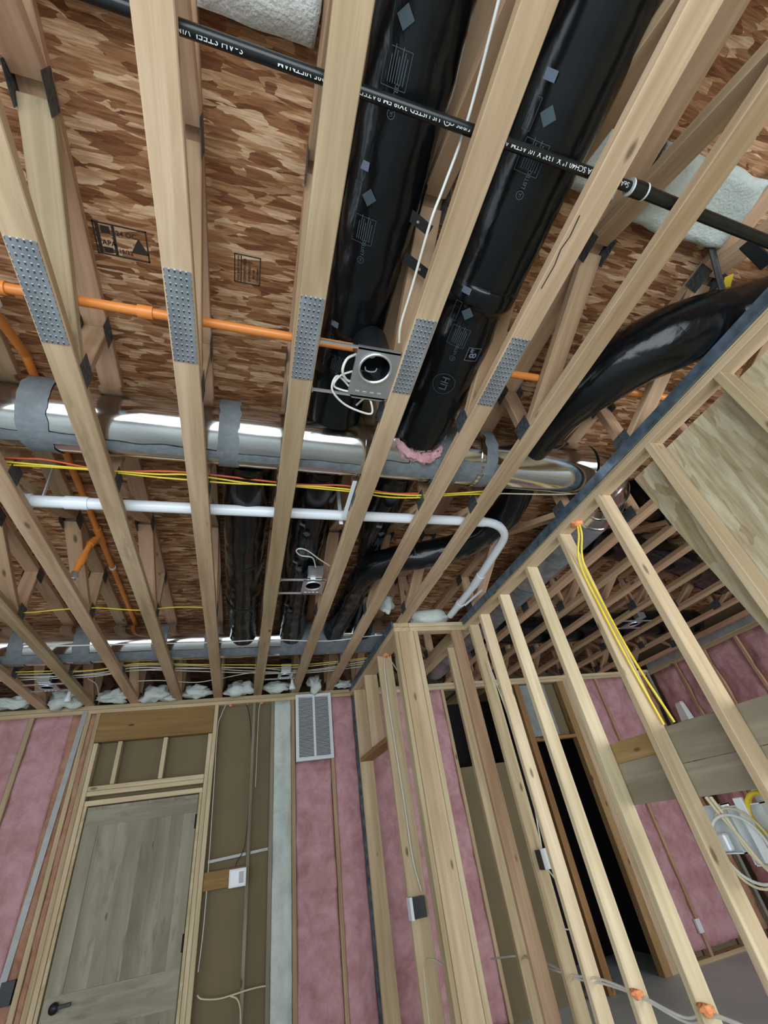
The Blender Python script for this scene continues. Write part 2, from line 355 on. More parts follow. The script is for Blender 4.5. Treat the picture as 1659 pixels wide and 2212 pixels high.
M['duct'] = duct_mat()
def duct_grey():
    m, t, b = nt('sealed_grey_duct'); mp = coords(t, (4, 9, 9), rnd=False)
    n1 = N(t, 'ShaderNodeTexNoise'); S(n1, Scale=1.0, Detail=5.0, Roughness=0.7, Distortion=1.0); t.links.new(mp.outputs[0], n1.inputs[0])
    rp = ramp(t, [(0.35, (0.19, 0.20, 0.23)), (0.65, (0.36, 0.37, 0.41))]); t.links.new(n1.outputs[0], rp.inputs[0]); t.links.new(rp.outputs[0], b.inputs['Base Color'])
    bp = N(t, 'ShaderNodeBump'); S(bp, Strength=0.3, Distance=0.01); t.links.new(n1.outputs[0], bp.inputs['Height']); t.links.new(bp.outputs[0], b.inputs['Normal'])
    S(b, Metallic=0.5, Roughness=0.4); return m
M['duct_grey'] = duct_grey()
def flex_mat():
    m, t, b = nt('black_plastic_jacket'); mp = coords(t, (7, 4, 7))
    n1 = N(t, 'ShaderNodeTexNoise'); S(n1, Scale=1.0, Detail=3.0, Roughness=0.5, Distortion=1.2); t.links.new(mp.outputs[0], n1.inputs[0])
    vo = N(t, 'ShaderNodeTexVoronoi', feature='DISTANCE_TO_EDGE'); S(vo, Scale=1.1); t.links.new(mp.outputs[0], vo.inputs[0])
    ad = N(t, 'ShaderNodeMath', operation='ADD'); t.links.new(n1.outputs[0], ad.inputs[0]); t.links.new(vo.outputs['Distance'], ad.inputs[1])
    bp = N(t, 'ShaderNodeBump'); S(bp, Strength=0.22, Distance=0.02); t.links.new(ad.outputs[0], bp.inputs['Height']); t.links.new(bp.outputs[0], b.inputs['Normal'])
    b.inputs['Base Color'].default_value = (0.004, 0.005, 0.006, 1); S(b, Roughness=0.2); b.inputs['Specular IOR Level'].default_value = 0.35
    return m
M['flex'] = flex_mat()
def concrete():
    m, t, b = nt('concrete_slab'); mp = coords(t, (0.9,) * 3, rnd=False); n1 = N(t, 'ShaderNodeTexNoise'); S(n1, Scale=1.0, Detail=8.0, Roughness=0.6); t.links.new(mp.outputs[0], n1.inputs[0])
    rp = ramp(t, [(0.3, (0.46, 0.54, 0.56)), (0.7, (0.66, 0.75, 0.77))]); t.links.new(n1.outputs[0], rp.inputs[0]); t.links.new(rp.outputs[0], b.inputs['Base Color']); S(b, Roughness=0.5)
    bp = N(t, 'ShaderNodeBump'); S(bp, Strength=0.15, Distance=0.01); t.links.new(n1.outputs[0], bp.inputs['Height']); t.links.new(bp.outputs[0], b.inputs['Normal'])
    return m
M['concrete'] = concrete()

# ------------------------------------------------------------------ the shell
ZB, ZT = 2.91, 3.316                 # bottom of the trusses, underside of the subfloor
XL, XR, YF = -4.0, 5.75, 5.2   # room shell
box('floor', XL - .2, XR + .2, YB - .2, YF + 1.2, -0.1, 0.0, M['concrete'], kind='structure')
box('ceiling', XL - .2, XR + .2, YB - .2, YF + 1.3, ZT, ZT + 0.018, M['osb'], kind='structure')
def wall_with_holes(name, axis, pos, thick, a0, a1, z1, holes, mat):
    bm = bmesh.new()
    cuts = sorted(set([a0, a1] + [h[0] for h in holes] + [h[1] for h in holes]))
    for i in range(len(cuts) - 1):
        c0, c1 = cuts[i], cuts[i + 1]; zs = [(0, z1)]
        for h in holes:
            if h[0] <= c0 and h[1] >= c1: zs = [(0, h[2]), (h[3], z1)]
        for q0, q1 in zs:
            if q1 - q0 < 1e-4: continue
            if axis == 'x': bbox(bm, c0, c1, pos, pos + thick, q0, q1)
            else: bbox(bm, pos, pos + thick, c0, c1, q0, q1)
    return link(name, bm_mesh(bm, name), mat, kind='structure')
wall_with_holes('wall_rear', 'x', YB - .15, .1, XL, XR + .15, ZT, [(-3.1, 1.3, .25, 2.45), (2.7, 5.3, .3, 2.35)], M['drywall'])
wall_with_holes('wall_left', 'y', XL - .1, .1, YB - .1, YF + 1.2, ZT, [(-1.2, 2.4, .5, 2.3)], M['drywall'])
# window frames with mullions behind the camera
def win(name, x0, x1, z0, z1, n):
    bm = bmesh.new(); y0, y1 = YB - .12, YB - .07
    for a, b_ in ((x0, x0 + .05), (x1 - .05, x1)): bbox(bm, a, b_, y0, y1, z0, z1)
    for a, b_ in ((z0, z0 + .05), (z1 - .05, z1)): bbox(bm, x0, x1, y0, y1, a, b_)
    for i in range(1, n):
        c = x0 + (x1 - x0) * i / n; bbox(bm, c - .03, c + .03, y0, y1, z0, z1)
    link(name, bm_mesh(bm), M['white'], kind='structure')
win('window_1', -3.1, 1.3, .25, 2.45, 4); win('window_2', 2.7, 5.3, .3, 2.35, 3)

# back wall sheathing (brown board seen between the studs); the doorway at the right is a dark opening
bm = bmesh.new()
TW = 0.09
for (a, b_, q0, q1) in ((XL, 2.42, 0, 2.91), (2.42, 3.22, 0, 1.98), (4.22, XR + .2, 0, 2.91), (3.5, 4.22, 2.16, 2.834)):
    bbox(bm, a, b_, YF + TW + .02, YF + TW + .035, q0, q1)
link('wall_back', bm_mesh(bm), M['brown_board'], kind='structure')
box('wall_beyond', XL - .1, XR + .15, YF + 1.15, YF + 1.18, 0, ZT, M['brown_board'], kind='structure')
# walls painted near-black for the shade in rooms beyond the back wall openings
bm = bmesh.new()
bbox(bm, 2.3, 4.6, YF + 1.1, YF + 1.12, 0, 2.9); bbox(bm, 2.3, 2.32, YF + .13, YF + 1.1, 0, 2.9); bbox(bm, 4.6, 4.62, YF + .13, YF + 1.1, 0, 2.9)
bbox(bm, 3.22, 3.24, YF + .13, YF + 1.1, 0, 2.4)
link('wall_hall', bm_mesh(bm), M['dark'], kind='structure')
box('wall_right', XR + .125, XR + .155, YB - .1, YF + 1.2, 0, ZT, M['brown_board'], kind='structure')

# ------------------------------------------------------------------ floor trusses
TB = (-0.32, 1.13)
def make_truss(x, mat, splice, label):
    t = empty('floor_truss', (x, 0, ZB), label, 'truss', 'open-web floor trusses overhead')
    def bd(name, a, b_, m=None, **k):
        return board(name, Vector(a) + t.location, Vector(b_) + t.location, .089, .038, (1, 0, 0), m or M['web'], t, **k)
    y0, y1 = YB + .02, YF + 1.1; hT = ZT - ZB
    bd('bottom_chord', (0, y0, .019), (0, y1, .019), mat); bd('top_chord', (0, y0, hT - .019), (0, y1, hT - .019), M['web'])
    zb, zt = .038 + .006, hT - .038 - .006
    for a, b_ in (((5.33, zb), (5.75, zt)), ((-1.75, zb), (-1.05, zt)), ((-1.0, zt), (-.32, zb)), ((-.26, zb), (.40, zt)), ((.45, zt), (1.12, zb)),
                  ((1.78, zb), (2.47, zt)), ((2.52, zt), (3.12, zb)), ((4.34, zb), (4.72, zt)), ((4.77, zt), (5.13, zb))):
        bd('web', (0, max(a[0], y0), a[1]), (0, b_[0], b_[1]), M['web_old'] if mat is M['chord_old'] and .4 < a[0] < .5 else None)
    for y in (1.175, 1.735, 3.18, 4.285, 5.26):
        board('web', Vector((0, y, .038)) + t.location, Vector((0, y, hT - .038)) + t.location, .089, .036, (1, 0, 0), M['web'], t)
    bmA = bmesh.new(); bbox(bmA, -.05, .05, -.04, .04, -.0008, .0008); meA = bm_mesh(bmA); meA.materials.append(M['node_plate'])
    for s in (-1, 1):
        for y, z in ((1.15, .055), (1.75, .055), (3.15, .055), (4.3, .055), (5.2, .055), (-.29, .055), (.425, hT - .055), (2.5, hT - .055), (1.17, hT - .05), (1.74, hT - .05), (3.2, hT - .05), (4.75, hT - .055)):
            o = bpy.data.objects.new('connector_plate', meA); C.objects.link(o); o.parent = t
            o.rotation_euler = (math.radians(90), 0, math.radians(90)); o.location = (s * .0455, y, z)
    if splice:
        bm = bmesh.new(); bbox(bm, -.162, .162, -.039, .039, -.001, .001); me = bm_mesh(bm)
        o = link('splice_plate', me, M['plate'], t); o.rotation_euler = (0, 0, math.radians(90)); o.location = (0, .85, -.0015)
        props(o, 'grey punched metal splice plate')
    return t
truss_x = [(-1.885, 'chord', 0, 'timber floor truss at the lower left, only a short end of its chord in view'),
 (-1.48, 'chord', 0, 'second timber floor truss from the left, crossing the lower left corner of the ceiling'),
 (-1.075, 'chord', 0, 'timber floor truss left of the sprinkler drop, entering below the shiny duct'),
 (-.668, 'chord_old', 1, 'timber floor truss with a long punched plate and a stained web at the upper left'),
 (-.267, 'chord', 1, 'timber floor truss between the two ink stamps, its punched plate beside an orange pipe coupling'),
 (.148, 'chord', 1, 'timber floor truss between bare strand board and the first black flexible duct'),
 (.56, 'chord', 1, 'timber floor truss right of the big recessed light, black smudges on its chord'),
 (.957, 'chord', 1, 'pale timber floor truss right of the pink collared flexible duct, split along its chord'),
 (1.293, 'chord', 0, 'timber floor truss with no punched plate underneath, last one before the partition'),
 (1.915, 'chord', 0, 'timber floor truss lying directly over the partition top plate'),
 (2.485, 'web', 0, 'first timber floor truss beyond the partition, beside the dull grey duct'),
 (2.875, 'web', 0, 'second timber floor truss beyond the partition'),
 (3.26, 'web', 0, 'third timber floor truss beyond the partition'),
 (3.74, 'web', 0, 'fourth timber floor truss beyond the partition'),
 (4.29, 'web', 0, 'fifth timber floor truss beyond the partition'),
 (4.90, 'web', 0, 'sixth timber floor truss beyond the partition'),
 (5.45, 'web', 0, 'last timber floor truss beyond the partition, next to the far right wall')]
TR = {}
for x, m, s, lab in truss_x: TR[x] = make_truss(x, M[m], s, lab)
# smudges and the split on the chords
def chord_mark(tx, pts, w):
    t = TR[tx]; bm = bmesh.new()
    for i in range(len(pts) - 1):
        a, b_ = Vector(pts[i]), Vector(pts[i + 1]); d = (b_ - a).normalized(); n = Vector((-d.y, d.x)) * w / 2
        vs = [bm.verts.new((q.x - tx, q.y, -.0012)) for q in (a - n, b_ - n, b_ + n, a + n)]; bm.faces.new(vs)
    link('smudge', bm_mesh(bm), M['ink'], t)
chord_mark(.957, [(.925, .27), (.93, .33), (.922, .37), (.93, .42), (.927, .5)], .004)

# ------------------------------------------------------------------ stamps on the subfloor
zs = ZT - .0012
st = empty('board_stamp', (-.52, .82, ZT), 'black ink grade stamp with a triangle on the strand board between the two left trusses', 'stamp')
tri = ([(-.03, .0), (.03, .0), (0, .055)], [(0, 1, 2)])
fl = lambda cx, cy, rot=0: (lambda u, v: Vector((cx + math.cos(rot) * u - math.sin(rot) * v, cy - math.sin(rot) * u - math.cos(rot) * v, zs)))
p1 = merge_poly(frame_poly(-.09, .085, -.055, .055, .005), rect_poly(-.082, -.070, -.05, .05), rect_poly(-.03, -.02, -.05, .05),
                offset_poly(text_poly('APA', .05), -.068, -.02, .5), rect_poly(-.065, -.036, -.045, -.027), rect_poly(-.065, -.036, .02, .045), offset_poly(text_poly('24 OC', .03), -.018, .02, .8), offset_poly(text_poly('19/32', .03), -.018, -.04, .7), offset_poly(tri, .055, -.03))
poly_obj('stamp_print', p1, fl(-.52, .82, 0), M['ink'], st, sub=False)
st2 = empty('board_stamp', (-.08, .825, ZT), 'small black ink text stamp reading THIS SIDE DOWN on the strand board', 'stamp')
p2 = merge_poly(frame_poly(-.055, .055, -.05, .05, .004), rect_poly(-.05, .05, .022, .026), offset_poly(text_poly('THIS SIDE DOWN', .0125), -.05, .030), offset_poly(text_poly('STRENGTH AXIS', .0125), -.05, .006),
                offset_poly(text_poly('EXPOSURE 1', .0125), -.045, -.012), offset_poly(text_poly('PRP-108', .010), -.03, -.027), offset_poly(text_poly('HUD-UM-40', .010), -.04, -.042))
poly_obj('stamp_print', p2, fl(-.08, .825, math.pi / 2), M['ink'], st2, sub=False)

# ------------------------------------------------------------------ round metal ducts
DZ = 3.105; DR = .158
def band(parent, cx, r, a0, a1, w0, w1, y, z, mat, axis='X', seed=0, n=40):
    """a brushed patch on a duct that runs along X, from angle a0 to a1 (0 = underside, towards -y positive)"""
    bm = bmesh.new(); rows = []
    for i in range(n + 1):
        a = a0 + (a1 - a0) * i / n; row = []
        j0 = noise.noise(Vector((i * .35, seed, 0))) * .012; j1 = noise.noise(Vector((i * .35, seed + 9, 3))) * .012
        for q in range(5):
            xx = cx + (w0 + j0) * (1 - q / 4) + (w1 + j1) * q / 4
            rr = r + .0025 + .0015 * noise.noise(Vector((i * .8, q * 1.7, seed)))
            if axis == 'X': p = Vector((xx, y - rr * math.sin(a), z - rr * math.cos(a)))
            else: p = Vector((y - rr * math.sin(a), xx, z - rr * math.cos(a)))
            row.append(bm.verts.new(local(parent, p)))
        rows.append(row)
    for i in range(n):
        for q in range(4): bm.faces.new((rows[i][q], rows[i][q + 1], rows[i + 1][q + 1], rows[i + 1][q]))
    return link('mastic_band', bm_mesh(bm), mat, parent, smooth=True)
def seam_strip(parent, x0, x1, r, a, wa, y, z, mat, seed, n=60):
    bm = bmesh.new(); rows = []
    for i in range(n + 1):
        xx = x0 + (x1 - x0) * i / n; row = []
        e0 = a - wa / 2 + .05 * noise.noise(Vector((xx * 9, seed, 0))); e1 = a + wa / 2 + .05 * noise.noise(Vector((xx * 9, seed + 5, 0)))
        for q in range(5):
            an = e0 + (e1 - e0) * q / 4; rr = r + .003 + .001 * noise.noise(Vector((xx * 30, q, seed)))
            row.append(bm.verts.new(local(parent, Vector((xx, y - rr * math.sin(an), z - rr * math.cos(an))))))
        rows.append(row)
    for i in range(n):
        for q in range(4): bm.faces.new((rows[i][q], rows[i][q + 1], rows[i + 1][q + 1], rows[i + 1][q]))
    return link('mastic_seam', bm_mesh(bm), mat, parent, smooth=True)
Y1 = 1.517
d1 = empty('round_duct', (0, Y1, DZ), 'shiny round sheet metal duct crossing the whole ceiling with grey sealant bands', 'duct')
def section(parent, x0, x1, y, r=DR, mat=None, z=DZ, name='duct_section'):
    n = max(6, int((x1 - x0) / .05)); pts = [Vector((x0 + (x1 - x0) * i / n, y, z)) for i in range(n + 1)]
    return tube(name, pts, r, mat or M['duct'], parent, seg=64)
for x0, x1, r in ((-3.7, -.9, DR), (-.9, -.13, DR - .002), (-.13, .52, DR), (.52, 1.17, DR - .003), (1.17, 1.92, DR)): section(d1, x0, x1, Y1, r)
for x in (.52, 1.17):
    tube('joint_bead', [Vector((x - .01, Y1, DZ)), Vector((x + .01, Y1, DZ))], DR + .003, M['duct'], d1, seg=64)
for i, (cx, w) in enumerate(((-.88, .055), (-.13, .045), (.98, .075), (1.22, .035), (-2.0, .05))):
    band(d1, cx, DR, -1.3, 2.6, -w, w, Y1, DZ, M['mastic'], seed=i * 3)
seam_strip(d1, -1.5, -.70, DR, .12, .34, Y1, DZ, M['mastic'], 1); seam_strip(d1, -.68, -.15, DR, .06, .30, Y1, DZ, M['mastic'], 2)
seam_strip(d1, -.1, .5, DR, .02, .30, Y1, DZ, M['mastic'], 4); seam_strip(d1, .56, 1.15, DR, .1, .6, Y1, DZ, M['mastic'], 6)
seam_strip(d1, .75, 1.3, DR, .45, .4, Y1, DZ, M['mastic'], 8)
# gored elbow turning towards the back wall, over the partition
XG = 2.32; RB = .40
prev = Vector((1.92, Y1, DZ))
for k in range(5):
    a1_ = (k + 1) / 5 * math.pi / 2
    nx = Vector((1.92 + RB * math.sin(a1_), Y1 + RB * (1 - math.cos(a1_)), DZ))
    tube('elbow_gore', [prev, (prev + nx) / 2, nx], DR - .001 * (k % 2), M['duct'], d1, seg=48)
    tube('joint_bead', [nx - (nx - prev).normalized() * .008, nx + (nx - prev).normalized() * .008], DR + .004, M['duct'], d1, seg=48)
    prev = nx
d3 = empty('round_duct', (XG, 3.4, DZ), 'dull grey sealed round duct running to the back wall just beyond the partition', 'duct')
tube('duct_section', [Vector((XG, 1.93 + i * .25, DZ)) for i in range(14)], DR, M['duct_grey'], d3, seg=48)
for y in (2.35, 2.9, 3.6, 4.3): band(d3, y, DR, -1.9, 1.9, -.05, .05, XG, DZ, M['mastic'], axis='Y', seed=y)
Y2 = 4.086
d2 = empty('round_duct', (0, Y2, DZ), 'dark second round sheet metal duct farther back, near the wall plate', 'duct')
for x0, x1, r in ((-3.7, -1.25, DR), (-1.25, -.62, DR - .003), (-.62, -.02, DR), (-.02, .6, DR - .003), (.6, 1.5, DR)): section(d2, x0, x1, Y2, r)
for i, (cx, w) in enumerate(((-1.3, .06), (-.72, .06), (-.30, .06), (-1.75, .05), (.62, .12), (1.15, .06))): band(d2, cx, DR, -1.6, 2.4, -w, w, Y2, DZ, M['mastic'], seed=20 + i)
seam_strip(d2, -2.4, .5, DR, .45, .55, Y2, DZ, M['mastic'], 31, 120); seam_strip(d2, .3, 1.4, DR, .6, 1.3, Y2, DZ, M['mastic'], 37)

# ------------------------------------------------------------------ black insulated flexible ducts
def densify(pts, step=.03):
    out = []
    for i in range(len(pts) - 1):
        n = max(1, int((pts[i + 1] - pts[i]).length / step))
        for j in range(n): out.append(pts[i].lerp(pts[i + 1], j / n))
    out.append(pts[-1]); return out
def flex(label, pts, r, seed, sm=6, wr=.03, rs=None, flat=1.0):
    pts = [Vector(p) for p in pts]; c = pts[len(pts) // 2].copy()
    t = empty('flexible_duct', c, label, 'flexible duct')
    P = densify(smooth_path(pts, sm) if len(pts) > 2 else pts)
    n = len(P)
    rr = []
    for i in range(n):
        f = i / (n - 1); q = r
        if rs:
            for k in range(len(rs) - 1):
                if rs[k][0] <= f <= rs[k + 1][0]:
                    u = (f - rs[k][0]) / (rs[k + 1][0] - rs[k][0]); q = rs[k][1] * (1 - u) + rs[k + 1][1] * u
        rr.append(q)
    tube('jacket', P, rr, M['flex'], t, seg=40, wr=wr, seed=seed, flat=flat)
    return t
def strap_ring(parent, c, r, axis, w=.03, wr=.004):
    a = Vector(axis).normalized()
    tube('strap', [Vector(c) - a * w / 2, Vector(c) + a * w / 2], r + wr, M['strap'], parent, seg=40)
def dfn(cx, cz, r, y0, th0, flip=1):
    # printing along a duct parallel to Y, read from far to near; v runs round the jacket towards -x
    def f(u, v):
        th = th0 + v / r; return Vector((cx - r * math.sin(th), y0 - u * flip, cz - r * math.cos(th) ))
    return f
def label_set(parent, cx, cz, r, y0, th, big=False):
    r2 = r * 1.035 + .001
    d = dfn(cx, cz, r2, y0, th)
    tag = rect_poly(-.012, .012, .02, .055)
    dia = ([(-.10, 0), (-.075, .025), (-.05, 0), (-.075, -.025)], [(0, 1, 2, 3)])
    lines = merge_poly(*[rect_poly(-.20, -.20 + .055 + .02 * ((k * 7) % 3) / 2, -.03 + k * .0075, -.0275 + k * .0075) for k in range(7)])
    fr1 = frame_poly(-.21, -.13, -.04, .035, .0016); fr2 = frame_poly(-.12, -.045, .034, .06, .0014)
    li = offset_poly(text_poly('LISTED', .016), -.245, -.02)
    ul = merge_poly(ring_poly(-.262, -.014, .012, .002), offset_poly(text_poly('UL', .011), -.268, -.018))
    poly_obj('printed_marks', merge_poly(dia, lines, fr1, fr2, li, ul), d, M['print_blue'], parent)
    poly_obj('printed_tag', tag, d, M['print_tag'], parent)
f1 = flex('long black flexible duct behind the large recessed light, reaching the top edge', [(.36, YB + .04, 3.2), (.36, -1, 3.2), (.36, .5, 3.2), (.355, 1.1, 3.2), (.35, 1.4, 3.15)], .134, 3, wr=.045, flat=.77)
for y in (-.05, .35, .88): label_set(f1, .36, 3.226, .131, y, .45)
f2 = flex('widest black flexible duct, with a printed 8 inch mark and a pink collar', [(.81, YB + .04, 3.145), (.81, -1, 3.145), (.81, .0, 3.145), (.81, .52, 3.145), (.81, .62, 3.14), (.81, .72, 3.14), (.81, 1.1, 3.125), (.80, 1.38, 3.1)], .15, 11, wr=.018,
          rs=[(0, .158), (.79, .155), (.822, .128), (.845, .142), (.97, .142), (1, .13)])
strap_ring(f2, (.81, .61, 3.14), .131, (0, 1, 0), .05)
for y, th in ((.02, .5), (.60, .45), (1.26, .35)): label_set(f2, .81, 3.14, .145 if y > .7 else .157, y, th)
r8 = .152
poly_obj('printed_size', merge_poly(frame_poly(-.03, .03, -.03, .03, .002), offset_poly(text_poly('8"', .05), -.017, -.018)), dfn(.81, 3.135, r8, .83, -.15), M['print_tag'], f2)
poly_obj('printed_marks', merge_poly(frame_poly(-.035, .03, -.02, .02, .002), *[rect_poly(-.03, .026, -.014 + k * .007, -.010 + k * .007) for k in range(4)]), dfn(.81, 3.135, r8, .87, -.55), M['print_blue'], f2)
poly_obj('printed_marks', merge_poly(ring_poly(0, 0, .05, .002, 32), offset_poly(text_poly('LIH', .045), -.03, -.016)), dfn(.81, 3.135, r8, .99, .30), M['print_blue'], f2)
f3 = flex('strapped black flexible duct joining the two metal ducts, left of the small recessed light', [(-.04, 1.66, 3.12), (-.05, 2.3, 3.11), (-.045, 3.0, 3.12), (-.035, 3.95, 3.12)], .125, 17, wr=.05)
for y in (2.62, 3.25): strap_ring(f3, (-.045, y, 3.115), .125, (0, 1, 0), .02)
f4 = flex('black flexible duct with printed marks above the small recessed light', [(.345, 1.66, 3.13), (.345, 2.4, 3.14), (.36, 3.2, 3.13), (.40, 3.95, 3.11)], .118, 23, wr=.04)
for y in (1.92, 2.35, 3.0): label_set(f4, .35, 3.13, .122, y + .2, .25)
f5 = flex('black flexible duct dropping straight back from the shiny duct right of the small recessed light', [(.79, 1.66, 3.14), (.80, 2.2, 3.17), (.86, 2.7, 3.2), (.97, 3.3, 3.16), (1.08, 3.95, 3.12)], .11, 29, wr=.04, rs=[(0, .115), (.2, .11), (.4, .085), (.6, .09), (1, .11)])
label_set(f5, .79, 3.14, .117, 2.1, -.1)
f6 = flex('black flexible duct curving beside the white pipe elbow and back to the dark duct',
          [(1.60, 1.62, 3.14), (1.63, 1.95, 3.08), (1.47, 2.28, 3.05), (1.2, 2.45, 3.045), (.97, 2.55, 3.05), (.84, 2.75, 3.06), (.82, 3.3, 3.09), (.80, 3.95, 3.10)], .098, 31, wr=.075)
strap_ring(f6, (1.15, 2.47, 3.05), .092, (1, -.5, 0), .012)
f7 = flex('bulky black flexible duct curving over the partition at the right', [(1.50, 1.42, 3.1), (1.51, 1.15, 3.09), (1.56, .92, 3.075), (1.67, .73, 3.07), (1.86, .57, 3.075), (2.1, .44, 3.08), (2.5, .2, 3.1)], .12, 41, wr=.02, rs=[(0, .09), (.14, .10), (.28, .132), (.5, .145), (.75, .132), (1, .12)])
tube('strap', [(1.81, .30, 3.27), (1.88, .40, 3.14), (1.90, .47, 3.0)], .014, M['strap'], f7, sm=4, flat=.3)
f8 = flex('black flexible duct crossing above the trusses of the room beyond the partition', [(2.55, 2.3, 3.16), (3.3, 2.45, 3.15), (3.9, 2.6, 3.15), (4.6, 2.9, 3.15), (5.4, 3.1, 3.15)], .135, 47, wr=.05)
f10 = flex('second black flexible duct crossing above the trusses beyond the partition, nearer the strand board', [(2.6, 1.75, 3.14), (3.3, 1.95, 3.14), (4.0, 2.05, 3.14), (5.0, 2.3, 3.14)], .13, 61, wr=.05)
f9 = flex('black insulated duct in the far part of the room beyond the partition', [(2.45, 4.08, 3.12), (3.4, 4.08, 3.12), (4.4, 4.0, 3.12), (5.5, 3.95, 3.12)], .15, 53, wr=.012)
# pink collar where the wide flexible duct meets the metal duct
def lump(name, c, rx, ry, rz, mat, seed, amp=.25, parent=None, sub=3, **k):
    bm = bmesh.new(); bmesh.ops.create_icosphere(bm, subdivisions=sub, radius=1)
    for v in bm.verts:
        d = 1 + amp * noise.noise(v.co * 1.7 + Vector((seed, 0, 0))) + amp * .5 * noise.noise(v.co * 5 + Vector((0, seed, 0)))
        v.co = Vector((v.co.x * rx * d, v.co.y * ry * d, v.co.z * rz * d))
    o = link(name, bm_mesh(bm), mat, parent, smooth=True, **k); o.location = local(parent, Vector(c)); return o
col = [Vector((.80 - .125 * math.sin(a), 1.395 + .03 * math.cos(a), 3.08 - .115 * math.cos(a))) for a in [(-1.9 + 3.8 * i / 30) for i in range(31)]]
tube('insulation_collar', densify(col, .008), (.027), M['pink'], None, seg=16, wr=1.3, seed=3, label='ragged pink fibreglass collar where the wide black duct joins the shiny duct', cat='insulation')

# hanger straps on the web beside the recessed light
for (u, v, dx, lab) in ((902, 478, .05, 'black duct strap end screwed to a web, the upper of two'), (905, 580, .045, 'black duct strap end screwed to a web beside the white cable, the lower of two')):
    p = at(u, v, z=3.12); t = empty('duct_strap', p, lab, 'strap')
    board('strap_band', p + Vector((-.06, -.02, .02)), p + Vector((.05, .015, -.015)), .035, .003, (0, 1, 0), M['strap'], t, bev=0)
    o = link('screw', lathe_mesh([(.001, -.004), (.005, -.003), (.005, 0)], 10), M['screw'], t); o.location = (0, 0, -.006)

# ------------------------------------------------------------------ pipes
# black iron sprinkler pipe with its lettering
PY, PZ, PR = .176, 2.9685, .0155
bp_ = empty('steel_pipe', (.8, PY, PZ), 'black steel pipe with white lettering crossing the trusses near the top of the photo', 'pipe')
tube('pipe', [(-1.2, PY - .01, PZ), (1.135, PY, PZ)], PR, M['black'], bp_, seg=24)
tube('pipe', [(1.13, PY, PZ), (2.2, PY + .03, PZ)], .0195, M['black'], bp_, seg=24)
tube('coupling', [(1.075, PY, PZ), (1.135, PY, PZ)], .0245, M['black'], bp_, seg=20)
for x in (1.077, 1.133): tube('thread_seal', [(x - .003, PY, PZ), (x + .003, PY, PZ)], .0252, M['print'], bp_, seg=20)
def pipe_text(s, xstart, size, th0=.78):
    tp = text_poly(s, size, .004)
    poly_obj('lettering', tp, lambda u, v: Vector((xstart - u, PY - (PR + .0006) * math.sin(th0 - v / PR), PZ - (PR + .0006) * math.cos(th0 - v / PR))), M['print'], bp_, sub=False)
pipe_text('SeAH STEEL VINA SCH40 1" X .133" X 10\' ASTM A795', 1.062, .0205)
pipe_text('5/8/95 C', .51, .017)
poly_obj('lettering', merge_poly(ring_poly(0, .006, .010, .002), offset_poly(text_poly('UL', .009), -.006, .003)), lambda u, v: Vector((.44 - u, PY - (PR + .0006) * math.sin(.78 - v / PR), PZ - (PR + .0006) * math.cos(.78 - v / PR))), M['print'], bp_, sub=False)
pipe_text('US LISTED 3XJ8 FM RATED 300PSI 42285 VIETNAM', .42, .0195)
pipe_text('SeAH STEEL VINA', -.085, .021)
hk = empty('pipe_bracket', at(1640, 540, z=3.05), 'black steel bracket holding the end of the steel pipe by the right edge', 'bracket')
q = hk.location
board('bracket_plate', q + Vector((-.03, 0, .05)), q + Vector((.06, .03, -.03)), .05, .012, (0, 1, .3), M['black'], hk)

def cpvc(name, label, segs, couplings, r=.0175):
    t = empty(name, segs[0][0], label, 'pipe')
    for pts in segs: tube('pipe', pts, r, M['orange'], t, seg=20)
    for a, b_ in couplings: tube('coupling', [a, b_], r + .006, M['orange'], t, seg=20)
    return t
OZ, OY = 3.083, .945
cpvc('sprinkler_pipe', 'orange plastic sprinkler pipe running straight across the trusses by the punched plates', [[Vector((-2.6, OY, OZ)), Vector((.575, OY, OZ))], [Vector((.945, OY, OZ)), Vector((2.25, OY - .02, OZ))]],
     [(Vector((-.445, OY, OZ)), Vector((-.395, OY, OZ))), (Vector((-.93, OY, OZ)), Vector((-.84, OY, OZ)))])
OX = -.97
t = cpvc('sprinkler_pipe', 'orange plastic sprinkler branch at the left, passing over both metal ducts with a downward drop',
     [[Vector((OX + .03, OY, OZ)), Vector((OX, 1.2, 3.23)), Vector((OX, 1.35, 3.286))], [Vector((OX, 1.35, 3.286)), Vector((OX, 4.6, 3.288))], [Vector((OX, 2.70, 3.28)), Vector((-1.0, 2.68, 3.20)), Vector((-1.03, 2.68, 2.985))]],
     [(Vector((OX, 2.62, 3.288)), Vector((OX, 2.78, 3.288))), (Vector((-.985, 2.695, 3.25)), Vector((-1.0, 2.68, 3.2))), (Vector((-1.01, 2.68, 3.12)), Vector((-1.02, 2.68, 3.05)))])
hd = link('sprinkler_adapter', lathe_mesh([(.014, .03), (.02, .03), (.022, .012), (.026, .010), (.026, -.012), (.018, -.014), (.018, .0), (.010, .0)], 8), M['galv_bright'], t); hd.location = Vector((-1.03, 2.68, 2.965)) - t.location
props(hd, 'silver threaded fitting at the end of the orange drop')
for (y, l) in ((1.08, ''), (3.1, '')):
    tube('pipe_clip', [Vector((OX, y, 3.22 if y < 2 else 3.288)), Vector((OX, y + .02, 3.222 if y < 2 else 3.288))], .022, M['white'], t, seg=16)

